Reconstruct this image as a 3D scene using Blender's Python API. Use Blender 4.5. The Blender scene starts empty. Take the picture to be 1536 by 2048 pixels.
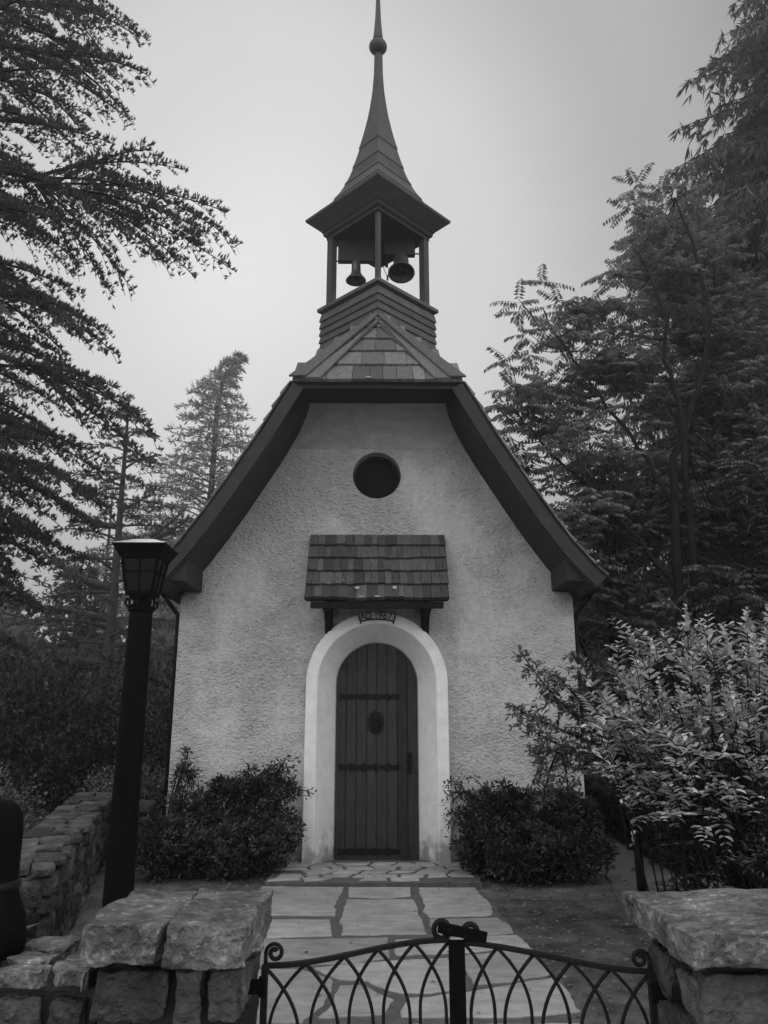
import bpy, bmesh, math, random
import numpy as np
from mathutils import Vector, Matrix, noise
PI = math.pi
C = bpy.context.scene.collection
sc = bpy.context.scene

# ---------------------------------------------------------------- camera
cam = bpy.data.cameras.new('camera'); co = bpy.data.objects.new('camera', cam); C.objects.link(co)
cam.sensor_fit = 'VERTICAL'; cam.sensor_height = 36.0; cam.lens = 27.035
cam.clip_start = 0.05; cam.clip_end = 2000
co.location = (0, 0, 1.6)
co.rotation_euler = (PI/2 + math.atan(406/1538), 0, -math.atan(13/1538))
sc.camera = co
# ---------------------------------------------------------------- sky, sun, exposure
sc.view_settings.view_transform = 'Standard'; sc.view_settings.look = 'None'
sc.view_settings.exposure = 0.0; sc.view_settings.gamma = 1.0
GLOW = Vector((math.sin(math.radians(-9))*math.cos(math.radians(31)), math.cos(math.radians(-9))*math.cos(math.radians(31)), math.sin(math.radians(31))))
w = bpy.data.worlds.new('World'); sc.world = w; w.use_nodes = True
nt = w.node_tree; nt.nodes.clear()
def N(t, **k):
    n = nt.nodes.new(t)
    for a, b in k.items(): setattr(n, a, b)
    return n
sky = N('ShaderNodeTexSky', sky_type='NISHITA', sun_disc=False, sun_elevation=math.radians(31), sun_rotation=math.radians(-9), air_density=1.5, dust_density=6.0)
bw = N('ShaderNodeRGBToBW'); nt.links.new(sky.outputs[0], bw.inputs[0])
m1 = N('ShaderNodeMath', operation='MULTIPLY'); m1.inputs[1].default_value = 0.05; nt.links.new(bw.outputs[0], m1.inputs[0])
m1c = N('ShaderNodeMath', operation='MINIMUM'); m1c.inputs[1].default_value = 0.10; nt.links.new(m1.outputs[0], m1c.inputs[0])
tc = N('ShaderNodeTexCoord')
dt = N('ShaderNodeVectorMath', operation='DOT_PRODUCT'); dt.inputs[1].default_value = GLOW; nt.links.new(tc.outputs['Generated'], dt.inputs[0])
ac = N('ShaderNodeMath', operation='ARCCOSINE'); nt.links.new(dt.outputs['Value'], ac.inputs[0])
dv = N('ShaderNodeMath', operation='DIVIDE'); dv.inputs[1].default_value = PI; nt.links.new(ac.outputs[0], dv.inputs[0])
rp = N('ShaderNodeValToRGB'); nt.links.new(dv.outputs[0], rp.inputs[0])
els = [(0.0, .68), (.08, .56), (.15, .34), (.215, .16), (.29, .60), (.42, 1.15), (1.0, 1.2)]
rp.color_ramp.interpolation = 'EASE'
e = rp.color_ramp.elements; e[0].position = els[0][0]; e[1].position = els[-1][0]
for p, v in els[1:-1]: e.new(p)
for x, (p, v) in zip(sorted(e, key=lambda q: q.position), els): x.color = (v, v, v, 1)
ns = N('ShaderNodeTexNoise'); ns.inputs['Scale'].default_value = 2.2; ns.inputs['Detail'].default_value = 3; nt.links.new(tc.outputs['Generated'], ns.inputs['Vector'])
mr = N('ShaderNodeMapRange'); mr.inputs['To Min'].default_value = .84; mr.inputs['To Max'].default_value = 1.14; nt.links.new(ns.outputs['Fac'], mr.inputs['Value'])
ad = N('ShaderNodeMath', operation='ADD'); nt.links.new(rp.outputs[0], ad.inputs[0]); nt.links.new(m1c.outputs[0], ad.inputs[1])
mm = N('ShaderNodeMath', operation='MULTIPLY'); nt.links.new(ad.outputs[0], mm.inputs[0]); nt.links.new(mr.outputs[0], mm.inputs[1])
bg = N('ShaderNodeBackground'); nt.links.new(mm.outputs[0], bg.inputs['Color']); bg.inputs['Strength'].default_value = 1.0
wo = N('ShaderNodeOutputWorld'); nt.links.new(bg.outputs[0], wo.inputs[0])
sun = bpy.data.lights.new('sun', 'SUN'); so = bpy.data.objects.new('sun', sun); C.objects.link(so)
sun.energy = 0.5; sun.angle = math.radians(25); sun.color = (1, 1, 1)
so.rotation_euler = GLOW.to_track_quat('Z', 'Y').to_euler()
sc.cycles.use_denoising = True
sc.cycles.max_bounces = 6; sc.cycles.volume_bounces = 0

# ---------------------------------------------------------------- helpers
def mat(name, v, rough=.8, var=.0, scale=5., bump=0., bscale=30., spec=.3, metal=0, tone=0., transl=0., stretch=(1,1,1), var2=0., scale2=1., detail=4., voro=0., bdist=.02, speck=0., sscale=60., slo=.58, shi=.70, bmod=0., streak=0., splash=0.):
    m = bpy.data.materials.new(name); m.use_nodes = True; t = m.node_tree; b = t.nodes['Principled BSDF']
    L = t.links.new
    def n(ty, **k):
        x = t.nodes.new(ty)
        for a, q in k.items(): setattr(x, a, q)
        return x
    b.inputs['Roughness'].default_value = rough; b.inputs['Metallic'].default_value = metal
    b.inputs['Specular IOR Level'].default_value = spec
    g = n('ShaderNodeTexCoord'); mp = n('ShaderNodeMapping'); L(g.outputs['Object'], mp.inputs[0]); mp.inputs['Scale'].default_value = stretch
    val = n('ShaderNodeValue'); val.outputs[0].default_value = v; cur = val.outputs[0]
    def mul(cur, src, lo, hi):
        r = n('ShaderNodeMapRange'); r.inputs['From Min'].default_value = .3; r.inputs['From Max'].default_value = .7
        r.inputs['To Min'].default_value = lo; r.inputs['To Max'].default_value = hi; L(src, r.inputs['Value'])
        q = n('ShaderNodeMath', operation='MULTIPLY'); L(cur, q.inputs[0]); L(r.outputs[0], q.inputs[1]); return q.outputs[0]
    if var:
        x = n('ShaderNodeTexNoise'); x.inputs['Scale'].default_value = scale; x.inputs['Detail'].default_value = detail; L(mp.outputs[0], x.inputs['Vector']); cur = mul(cur, x.outputs['Fac'], 1-var, 1+var)
    if var2:
        x = n('ShaderNodeTexNoise'); x.inputs['Scale'].default_value = scale2; x.inputs['Detail'].default_value = 3; L(g.outputs['Object'], x.inputs['Vector']); cur = mul(cur, x.outputs['Fac'], 1-var2, 1+var2)
    if streak:      # rain streaks
        mp3 = n('ShaderNodeMapping'); L(g.outputs['Object'], mp3.inputs[0]); mp3.inputs['Scale'].default_value = (5, 5, .3)
        x = n('ShaderNodeTexNoise'); x.inputs['Scale'].default_value = 1.4; x.inputs['Detail'].default_value = 5; L(mp3.outputs[0], x.inputs['Vector']); cur = mul(cur, x.outputs['Fac'], 1-streak, 1+streak*.5)
    if splash:      # mud splashed on the foot of the wall
        sx = n('ShaderNodeSeparateXYZ'); L(g.outputs['Object'], sx.inputs[0])
        x = n('ShaderNodeTexNoise'); x.inputs['Scale'].default_value = 7; x.inputs['Detail'].default_value = 6; L(g.outputs['Object'], x.inputs['Vector'])
        q = n('ShaderNodeMath', operation='MULTIPLY'); L(x.outputs['Fac'], q.inputs[0]); q.inputs[1].default_value = -.9
        q3 = n('ShaderNodeMath', operation='ADD'); L(sx.outputs['Z'], q3.inputs[0]); L(q.outputs[0], q3.inputs[1])
        r = n('ShaderNodeMapRange'); r.inputs['From Min'].default_value = -.38; r.inputs['From Max'].default_value = -.12; r.inputs['To Min'].default_value = 1-splash; r.inputs['To Max'].default_value = 1; L(q3.outputs[0], r.inputs['Value'])
        q = n('ShaderNodeMath', operation='MULTIPLY'); L(cur, q.inputs[0]); L(r.outputs[0], q.inputs[1]); cur = q.outputs[0]
    if speck:
        x = n('ShaderNodeTexNoise'); x.inputs['Scale'].default_value = sscale; x.inputs['Detail'].default_value = 6; x.inputs['Roughness'].default_value = .7; L(mp.outputs[0], x.inputs['Vector'])
        r = n('ShaderNodeMapRange'); r.inputs['From Min'].default_value = slo; r.inputs['From Max'].default_value = shi; r.inputs['To Min'].default_value = 1; r.inputs['To Max'].default_value = 1+speck; L(x.outputs['Fac'], r.inputs['Value'])
        q = n('ShaderNodeMath', operation='MULTIPLY'); L(cur, q.inputs[0]); L(r.outputs[0], q.inputs[1]); cur = q.outputs[0]
    if tone:
        a = n('ShaderNodeAttribute', attribute_name='tone')
        r = n('ShaderNodeMapRange'); r.inputs['To Min'].default_value = 1-tone; r.inputs['To Max'].default_value = 1+tone; L(a.outputs['Fac'], r.inputs['Value'])
        q = n('ShaderNodeMath', operation='MULTIPLY'); L(cur, q.inputs[0]); L(r.outputs[0], q.inputs[1]); cur = q.outputs[0]
    L(cur, b.inputs['Base Color'])
    if bump:
        x = n('ShaderNodeTexNoise'); x.inputs['Scale'].default_value = bscale; x.inputs['Detail'].default_value = detail; L(mp.outputs[0], x.inputs['Vector'])
        h = x.outputs['Fac']
        if voro:
            y = n('ShaderNodeTexVoronoi'); y.inputs['Scale'].default_value = voro; L(mp.outputs[0], y.inputs['Vector'])
            q = n('ShaderNodeMath', operation='ADD'); L(h, q.inputs[0]); L(y.outputs['Distance'], q.inputs[1]); h = q.outputs[0]
        if bmod:
            y2 = n('ShaderNodeTexNoise'); y2.inputs['Scale'].default_value = bmod; y2.inputs['Detail'].default_value = 2; L(g.outputs['Object'], y2.inputs['Vector'])
            r2 = n('ShaderNodeMapRange'); r2.inputs['From Min'].default_value = .38; r2.inputs['From Max'].default_value = .62; r2.inputs['To Min'].default_value = .25; r2.inputs['To Max'].default_value = 1.3; L(y2.outputs['Fac'], r2.inputs['Value'])
            q2 = n('ShaderNodeMath', operation='MULTIPLY'); L(h, q2.inputs[0]); L(r2.outputs[0], q2.inputs[1]); h = q2.outputs[0]
        bp = n('ShaderNodeBump'); bp.inputs['Strength'].default_value = bump; bp.inputs['Distance'].default_value = bdist; L(h, bp.inputs['Height']); L(bp.outputs[0], b.inputs['Normal'])
    if transl:
        tr = n('ShaderNodeBsdfTranslucent'); L(cur, tr.inputs['Color']); mx = n('ShaderNodeMixShader'); mx.inputs[0].default_value = transl
        o = t.nodes['Material Output']; L(b.outputs[0], mx.inputs[1]); L(tr.outputs[0], mx.inputs[2]); L(mx.outputs[0], o.inputs['Surface'])
    return m

def tag(o, label=None, cat=None, group=None, kind=None):
    if label: o['label'] = label
    if cat: o['category'] = cat
    if group: o['group'] = group
    if kind: o['kind'] = kind
    return o
def thing(name, label, cat, loc=(0, 0, 0), group=None):
    o = bpy.data.objects.new(name, None); C.objects.link(o); o.location = loc; o.empty_display_size = .1
    return tag(o, label, cat, group)
def link(name, me, m, parent=None):
    o = bpy.data.objects.new(name, me); C.objects.link(o)
    if m: me.materials.append(m)
    if parent:
        o.parent = parent
        p = parent; loc = Vector((0, 0, 0))
        while p: loc += p.location; p = p.parent
        o.location = -loc            # meshes are written in world coordinates
    return o
def settone(me, rng=random):
    pass

class MB:
    """collects shapes, builds ONE mesh"""
    def __init__(s): s.v = []; s.f = []; s.t = []; s.sm = []
    def add(s, vs, fs, tone=.5, smooth=False):
        k = len(s.v); s.v += [tuple(x) for x in vs]; s.f += [tuple(i+k for i in f) for f in fs]; s.t += [tone]*len(fs); s.sm += [smooth]*len(fs)
        return s
    def hexa(s, p, tone=.5):      # 8 corners: bottom 4 (ccw), top 4
        return s.add(p, [(3,2,1,0),(4,5,6,7),(0,1,5,4),(1,2,6,5),(2,3,7,6),(3,0,4,7)], tone)
    def box(s, x0, x1, y0, y1, z0, z1, tone=.5):
        return s.hexa([(x0,y0,z0),(x1,y0,z0),(x1,y1,z0),(x0,y1,z0),(x0,y0,z1),(x1,y0,z1),(x1,y1,z1),(x0,y1,z1)], tone)
    def bar(s, a, b, wd, th, up=(0,0,1), tone=.5):   # box along a-b; wd across, th along up
        a = Vector(a); b = Vector(b); t = (b-a).normalized(); u = Vector(up); sd = t.cross(u).normalized(); u = sd.cross(t).normalized()
        sd *= wd/2; u *= th/2
        return s.hexa([a-sd-u, b-sd-u, b+sd-u, a+sd-u, a-sd+u, b-sd+u, b+sd+u, a+sd+u], tone)
    def tube(s, pts, r, n=8, cap=True, tone=.5):
        pts = [Vector(p) for p in pts]; m = len(pts)
        if not hasattr(r, '__len__'): r = [r]*m
        vs = []; prev = None
        for i, p in enumerate(pts):
            t = (pts[min(i+1, m-1)] - pts[max(i-1, 0)]).normalized()
            if prev is None:
                a = Vector((0,0,1)) if abs(t.z) < .9 else Vector((1,0,0)); u = t.cross(a).normalized()
            else: u = (prev - t*prev.dot(t)).normalized()
            prev = u; q = t.cross(u)
            for k in range(n): an = 2*PI*k/n; vs.append(p + (u*math.cos(an)+q*math.sin(an))*r[i])
        fs = [(i*n+k, i*n+(k+1)%n, (i+1)*n+(k+1)%n, (i+1)*n+k) for i in range(m-1) for k in range(n)]
        if cap: fs += [tuple(range(n-1, -1, -1)), tuple((m-1)*n+k for k in range(n))]
        return s.add(vs, fs, tone, True)
    def lathe(s, c, prof, n=24, rot=None, tone=.5, closed=False, phase=0, smooth=True):   # prof [(r,z)]
        vs = []
        for r, z in prof:
            for k in range(n):
                an = 2*PI*k/n+phase; v = Vector((r*math.cos(an), r*math.sin(an), z))
                if rot: v = rot @ v
                vs.append(v+Vector(c))
        m = len(prof); fs = [(i*n+k, i*n+(k+1)%n, (i+1)*n+(k+1)%n, (i+1)*n+k) for i in range(m-1) for k in range(n)]
        if closed: fs += [tuple(range(n-1, -1, -1)), tuple((m-1)*n+k for k in range(n))]
        return s.add(vs, fs, tone, smooth)
    def build(s, name, m, parent=None, bevel=0):
        me = bpy.data.meshes.new(name); me.from_pydata(s.v, [], s.f)
        a = me.attributes.new('tone', 'FLOAT', 'FACE'); a.data.foreach_set('value', s.t)
        me.polygons.foreach_set('use_smooth', s.sm)
        me.update(); o = link(name, me, m, parent)
        if bevel:
            b = o.modifiers.new('bevel', 'BEVEL'); b.width = bevel; b.segments = 2; b.limit_method = 'ANGLE'
        return o

def poly_mesh(name, outer, holes, y0, m, parent, thick=.0, axis='y'):
    """flat polygon in the XZ plane at y0 with holes, optional thickness towards +y"""
    bm = bmesh.new(); es = []
    for lp in [outer]+holes:
        vs = [bm.verts.new((x, y0, z)) for x, z in lp]
        es += [bm.edges.new((vs[i], vs[(i+1) % len(vs)])) for i in range(len(vs))]
    bmesh.ops.triangle_fill(bm, use_beauty=True, use_dissolve=False, edges=es)
    if thick:
        r = bmesh.ops.extrude_face_region(bm, geom=bm.faces[:])
        for v in r['geom']:
            if isinstance(v, bmesh.types.BMVert): v.co.y += thick
    bmesh.ops.recalc_face_normals(bm, faces=bm.faces[:])
    me = bpy.data.meshes.new(name); bm.to_mesh(me); bm.free()
    return link(name, me, m, parent)

def arch(r, zc, n=28, x0=0., z0=0.):
    p = [(x0-r, z0), (x0-r, z0+(zc-z0)*.5)] + [(x0-r*math.cos(PI*i/n), zc+r*math.sin(PI*i/n)) for i in range(n+1)] + [(x0+r, z0+(zc-z0)*.5), (x0+r, z0)]
    return p

def rock(mb, c, size, seed, rnd=.25, amp=.05, sub=5, rotz=0., fr=2.2, tone=None, flat=0.):
    """irregular masonry stone: rounded box with noise"""
    g = sub; vs = {}; V = []; F = []
    def vid(i, j, k):
        if (i, j, k) not in vs: vs[(i, j, k)] = len(V); V.append((i/g*2-1, j/g*2-1, k/g*2-1))
        return vs[(i, j, k)]
    for a in range(g):
        for b in range(g):
            F += [(vid(a,b,0), vid(a,b+1,0), vid(a+1,b+1,0), vid(a+1,b,0)), (vid(a,b,g), vid(a+1,b,g), vid(a+1,b+1,g), vid(a,b+1,g)),
                  (vid(a,0,b), vid(a+1,0,b), vid(a+1,0,b+1), vid(a,0,b+1)), (vid(a,g,b), vid(a,g,b+1), vid(a+1,g,b+1), vid(a+1,g,b)),
                  (vid(0,a,b), vid(0,a,b+1), vid(0,a+1,b+1), vid(0,a+1,b)), (vid(g,a,b), vid(g,a+1,b), vid(g,a+1,b+1), vid(g,a,b+1))]
    sx, sy, sz = [q/2 for q in size]; mn = min(sx, sy, sz); out = []
    R = Matrix.Rotation(rotz, 3, 'Z'); c = Vector(c); off = Vector((seed*7.13 % 97, seed*3.7 % 89, seed*1.9 % 83))
    for v in V:
        p = Vector((v[0]*sx, v[1]*sy, v[2]*sz)); rr = mn*rnd*2
        q = Vector([max(-s+rr, min(s-rr, a)) for a, s in zip(p, (sx, sy, sz))]); d = p-q
        if d.length > 1e-6 and rnd > 0: p = q + d.normalized()*min(d.length, rr)
        nn = noise.noise_vector((p+off)*fr*3)*amp*.5 + noise.cell_vector((p+off)*fr*1.7)*amp*.0 + noise.noise_vector((p+off)*fr)*amp + noise.noise_vector((p+off)*fr*9)*amp*.22
        if flat: nn.z *= flat
        out.append(R @ (p+nn) + c)
    mb.add(out, F, random.random() if tone is None else tone, False)  # faceted faces

# ---------------------------------------------------------------- materials
M = {}
M['stucco'] = mat('stucco', .54, .95, .12, 16, 1.0, 32, spec=.1, var2=.05, scale2=1.1, voro=0, detail=7, bdist=.055, stretch=(1, 1, 1.35), speck=-.62, sscale=32, slo=.57, shi=.68, bmod=1.6, streak=.05, splash=.45)
M['shade_cove'] = mat('cove_shade_grey', .40, .95, .13, 7, 1.0, 30, spec=.1, detail=7, bdist=.03, stretch=(1, 1, 1.8), var2=.12, scale2=1.5)  # darker than the stucco: shade at the gable peak put into the colour
M['plaster'] = mat('plaster', .80, .8, .07, 9, .2, 50, spec=.2, var2=.03, scale2=2.2, speck=-.2, sscale=14, slo=.64, shi=.72, splash=.6)
M['soffit'] = mat('dark_timber', .026, .75, .2, 6, .2, 30, stretch=(1, 1, 1))
M['barge'] = mat('barge_timber', .032, .7, .2, 4, .2, 30, stretch=(1, 1, 1))
M['shingle'] = mat('shingle_wood', .14, .65, .3, 9, .5, 40, tone=.45, stretch=(3, 3, .6), spec=.3)
M['awn'] = mat('awning_shingle', .085, .75, .3, 12, .6, 60, tone=.45, stretch=(4, 1, 1), spec=.3)
M['spire'] = mat('spire_cladding', .05, .55, .25, 4, .3, 14, tone=.25, spec=.4, stretch=(2, 2, .5))
M['belfry'] = mat('belfry_cladding', .07, .55, .3, 7, .2, 30, tone=.25, spec=.5)
M['deep'] = mat('black_timber', .015, .8, .2, 5, spec=.1)
M['dark'] = mat('dark_beam', .022, .7, .2, 5)
M['door'] = mat('door_oak', .033, .6, .35, 8, .5, 40, tone=.3, stretch=(6, 6, .6), spec=.3)
M['iron'] = mat('wrought_iron', .010, .5, .2, 30, .3, 90, spec=.14)
M['ironflat'] = mat('black_iron', .005, .6, .2, 20, .2, 60, spec=.03)
M['glassdark'] = mat('dark_glass', .008, .4, spec=.05)
M['bell'] = mat('bell_bronze', .10, .35, .2, 8, metal=.6)
M['stone'] = mat('grey_stone', .08, .9, .5, 9, 1., 24, tone=.5, var2=.4, scale2=3.5, detail=8, spec=.15, bdist=.06, speck=.9, sscale=22)
M['cap'] = mat('cap_stone', .155, .85, .5, 13, 1.0, 26, tone=.25, var2=.45, scale2=5, detail=9, spec=.2, bdist=.07, speck=1.0, sscale=30, slo=.55, shi=.62)
M['moss'] = mat('mossy_stone', .05, .95, .6, 6, 1., 20, tone=.6, var2=.5, scale2=2.5, detail=8, spec=.1, bdist=.06, speck=1.2, sscale=16)
M['mortar'] = mat('dark_mortar', .04, .95, .3, 8, .5, 40)
M['flag'] = mat('flagstone', .33, .75, .18, 6, .5, 22, tone=.18, stretch=(1, 2, 1), var2=.2, scale2=1.9, detail=8, spec=.35, speck=-.4, sscale=18, slo=.6, shi=.66)
M['joint'] = mat('path_joint', .10, .85, .2, 14, .4, 60)
M['dirt'] = mat('gravel_ground', .10, .8, .5, 5, 1., 50, var2=.4, scale2=1.1, detail=9, spec=.25, speck=1.3, sscale=38, slo=.6, shi=.66)
M['fol_cedar'] = mat('cedar_needles', .055, .6, .35, 1.4, transl=.15, spec=.2, tone=.3)
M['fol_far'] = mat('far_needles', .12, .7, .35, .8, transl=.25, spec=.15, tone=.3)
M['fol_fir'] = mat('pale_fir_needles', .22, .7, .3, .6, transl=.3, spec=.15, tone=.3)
M['fol_leaf'] = mat('ailanthus_leaf', .20, .5, .4, .9, transl=.45, spec=.4, tone=.4)
M['fol_dark'] = mat('dark_leaf', .08, .5, .45, 1.0, transl=.25, spec=.4, tone=.7)
M['fol_box'] = mat('shrub_leaf', .045, .5, .5, 5, transl=.15, spec=.3, tone=.7)
M['fol_pale'] = mat('pale_leaf', .56, .42, .35, 2.5, transl=.3, spec=.5, tone=.6)
M['fol_mid'] = mat('mid_leaf', .13, .5, .3, 3, transl=.2, spec=.4, tone=.5)
M['bark'] = mat('bark', .018, .95, .35, 10, .6, 25, stretch=(1, 1, .3), spec=.04)
M['barkpale'] = mat('pale_bark', .08, .9, .35, 6, .6, 20, stretch=(1, 1, .3))
M['hedge'] = mat('hedge_leaf', .02, .7, .3, 3, tone=.5, spec=.1)
M['grass'] = mat('grass_blade', .10, .7, .3, 2, transl=.2, tone=.4)
M['white'] = mat('lichen_white', .38, .8)
M['lampglass'] = mat('lamp_glass', .012, .4, .3, 6, spec=.12)
M['lamptop'] = mat('lamp_sheet_metal', .10, .35, .3, 12, spec=.5, metal=.3)

# ================================================================ SETTING
random.seed(3)
def interp_(a, b, x): return float(np.interp(x, a, b))
def ground_sheet():
    # fine grid near, coarse far, gentle lumps away from the path
    xs = sorted(set([-900,-300,-120,-60,-30] + [round(-16+i*.4, 2) for i in range(81)] + [30,60,120,300,900]))
    ys = sorted(set([-300,-100,-30,-10] + [round(-4+i*.4, 2) for i in range(76)] + [34,45,60,90,150,300,900]))
    vs = []
    for y in ys:
        for x in xs:
            z = 0.
            if abs(x) > 1.6 or y > 16: z = noise.noise(Vector((x*.7, y*.7, 0)))*.03*min(1, max(0, abs(x)-1.6))
            if y > 16: z += min(1.6, (y-16)*.10)
            if -30 < x < -5.5 and y > 9: z += min(1.0, (-5.5-x)*.25)*min(1, (y-9)*.3)
            vs.append((x, y, z))
    n = len(xs); fs = [(j*n+i, j*n+i+1, (j+1)*n+i+1, (j+1)*n+i) for j in range(len(ys)-1) for i in range(n-1)]
    mb = MB(); mb.add(vs, fs, .5, True); return mb.build('ground', M['dirt'])
tag(ground_sheet(), kind='structure')

flags = [
 [(-1.10,8.01),(-0.31,7.98),(-0.33,7.66),(-0.36,7.24),(-0.33,6.91),(-1.02,6.94)],
 [(-0.26,7.98),(0.32,7.96),(0.32,7.62),(0.12,7.53),(-0.26,7.58)],
 [(-0.27,7.47),(0.32,7.47),(0.34,7.26),(0.37,6.36),(-0.26,6.34),(-0.29,6.73)],
 [(0.39,7.95),(0.93,7.94),(0.93,7.72),(0.99,7.34),(0.95,6.92),(0.43,6.85),(0.39,7.04),(0.41,7.29)],
 [(-1.09,6.80),(-0.38,6.77),(-0.35,6.59),(-0.34,6.32),(-0.70,6.28),(-1.00,6.26)],
 [(-0.99,6.20),(0.09,6.26),(0.08,6.19),(0.09,5.77),(-0.19,5.67),(-0.67,5.62),(-0.89,5.61)],
 [(0.41,6.78),(0.97,6.82),(1.03,6.61),(1.04,6.37),(0.54,6.32),(0.42,6.37)],
 [(0.12,6.19),(0.52,6.25),(1.04,6.31),(1.08,6.04),(0.71,5.92),(0.50,5.88),(0.13,5.84)],
 [(0.56,5.81),(0.71,5.86),(1.08,5.99),(1.10,5.43),(0.81,5.29),(0.61,5.25),(0.57,5.43)],
 [(-0.88,5.54),(-0.50,5.55),(-0.28,5.35),(-0.27,5.20),(-0.30,4.91),(-0.40,4.65),(-0.82,4.63)],
 [(-0.40,5.57),(0.10,5.71),(0.48,5.76),(0.51,5.50),(0.45,5.16),(0.31,5.10),(0.15,5.10),(0.07,5.15),(-0.06,5.32),(-0.24,5.35),(-0.31,5.43)],
 [(-0.22,5.23),(-0.08,5.22),(0.04,5.06),(0.10,5.00),(0.07,4.87),(0.03,4.76),(-0.21,4.74),(-0.31,4.71),(-0.26,4.91)],
 [(0.17,5.01),(0.32,5.03),(0.45,5.08),(0.62,5.15),(1.11,5.36),(1.13,5.07),(1.12,4.80),(0.77,4.72),(0.13,4.73),(0.12,4.81)]]
def flag_slab(mb, poly, z0, z1, seed, jag=.012):
    pts = []
    for i in range(len(poly)):
        a = Vector(poly[i]); b = Vector(poly[(i+1) % len(poly)]); k = max(1, int((b-a).length/.05))
        for j in range(k):
            p = a.lerp(b, j/k); nz = noise.noise_vector(Vector((p.x*9, p.y*9, seed)))*jag*1.6 + noise.noise_vector(Vector((p.x*28, p.y*28, seed)))*jag*.7
            pts.append((p.x+nz.x, p.y+nz.y))
    area = sum(pts[i][0]*pts[(i+1) % len(pts)][1]-pts[(i+1) % len(pts)][0]*pts[i][1] for i in range(len(pts)))
    if area < 0: pts.reverse()
    n = len(pts); cx = sum(p[0] for p in pts)/n; cy = sum(p[1] for p in pts)/n
    ins = []
    for p in pts:
        d = Vector((cx-p[0], cy-p[1])); d.normalize(); ins.append((p[0]+d.x*.008, p[1]+d.y*.008))
    V = [(x, y, z0) for x, y in pts]+[(x, y, z1-.006) for x, y in pts]+[(x, y, z1) for x, y in ins]
    F = [(i, (i+1) % n, n+(i+1) % n, n+i) for i in range(n)]+[(n+i, n+(i+1) % n, 2*n+(i+1) % n, 2*n+i) for i in range(n)]+[tuple(2*n+i for i in range(n))]
    mb.add(V, F, random.random())
pm = MB()
for i, f in enumerate(flags): flag_slab(pm, f, .005, .022, i*3.1)
# rows nearer than the frame, and the small broken stones at the threshold
y = 4.62; k = 0
while y > -2.5:
    h = random.uniform(.5, .75); xs = [-.95]+sorted(random.uniform(-.5, .7) for _ in range(2))+[1.12]
    if xs[2]-xs[1] < .35: xs[2] = xs[1]+.4
    for a, b in zip(xs, xs[1:]): flag_slab(pm, [(a+.03, y-.0), (a+.03, y-h+.05), (b-.03, y-h+.05), (b-.03, y)], .005, .022, 50+k); k += 1
    y -= h
rows = [8.07, 8.24, 8.42, 8.62, 8.83, 9.04]
for r in range(len(rows)-1):
    n = 7+r % 2; cuts = [-1.02+2.02*i/n+random.uniform(-.07, .07) for i in range(n+1)]; cu2 = [c+random.uniform(-.09, .09) for c in cuts]
    for i in range(n):
        if random.random() < .08: continue
        a0 = rows[r]+random.uniform(-.02, .03); a1 = rows[r+1]-random.uniform(.02, .05)
        flag_slab(pm, [(cuts[i]+.02, a0), (cuts[i+1]-.02, a0+random.uniform(-.02, .04)), (cu2[i+1]-.02, a1), (cu2[i]+.02, a1+random.uniform(-.03, .02))], .045, .062, 80+r*9+i, .01)
pth = pm.build('path', M['flag']); tag(pth, kind='structure')
jm = MB(); edge = [(-1.08, 8.03), (.96, 8.03), (1.02, 7.2), (1.06, 6.3), (1.12, 5.6), (1.16, 4.6), (1.2, -2.6), (-1.0, -2.6), (-1.0, 4.6)]
flag_slab(jm, edge, -.01, .010, 200, .02); flag_slab(jm, [(-1.08, 8.04), (1.03, 8.04), (1.0, 9.2), (-1.05, 9.2)], -.01, .05, 201, .02)
tag(jm.build('path_bed', M['joint']), kind='structure')
# a trodden side path bending round behind the chapel, right
def gz(x, y):
    z = noise.noise(Vector((x*.7, y*.7, 0)))*.03*min(1, max(0, abs(x)-1.6)) if (abs(x) > 1.6 or y > 16) else 0.
    return z + (min(1.6, (y-16)*.10) if y > 16 else 0)
sp = MB(); ys = [6.6+i*.2 for i in range(60)]; V = []
for y in ys:
    xl = interp_([6.6, 7.2, 8.3, 9.6, 11, 20], [1.9, 2.1, 2.3, 2.55, 2.66, 2.6], y)+noise.noise(Vector((y*2, 3, 0)))*.12; xr = interp_([6.6, 7.9, 9.4, 11, 20], [2.9, 3.05, 3.12, 3.22, 3.2], y)+noise.noise(Vector((y*2, 9, 0)))*.12
    V += [(xl+(xr-xl)*k/5, y, gz(xl+(xr-xl)*k/5, y)+.012) for k in range(6)]
sp.add(V, [(6*j+k, 6*j+k+1, 6*j+k+7, 6*j+k+6) for j in range(len(ys)-1) for k in range(5)])
M['side'] = mat('fine_gravel', .095, .85, .2, 8, .4, 80, var2=.2, scale2=1.5)
tag(sp.build('side_path', M['side']), kind='structure')

# ================================================================ CHAPEL
CY = 9.05; OV = 8.25
chapel = thing('chapel', 'small white stucco chapel with steep flared roof, arched door and shingled bell turret', 'chapel', (0, CY, 0))
CX = -.005
prof = [(2.50, 3.06), (2.375, 3.184), (2.168, 3.432), (1.94, 3.758), (1.709, 4.120), (1.368, 4.680), (1.007, 5.333), (.5, 6.29), (0, 7.20)]
def offset(prof, t):
    out = []
    for i, (x, z) in enumerate(prof):
        a = Vector(prof[max(0, i-1)]); b = Vector(prof[min(len(prof)-1, i+1)]); d = (b-a).normalized(); nrm = Vector((-d.y, d.x))
        if nrm.y > 0: nrm = -nrm
        out.append((x+nrm.x*t, z+nrm.y*t))
    return out
inn = offset(prof, .19)
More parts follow.
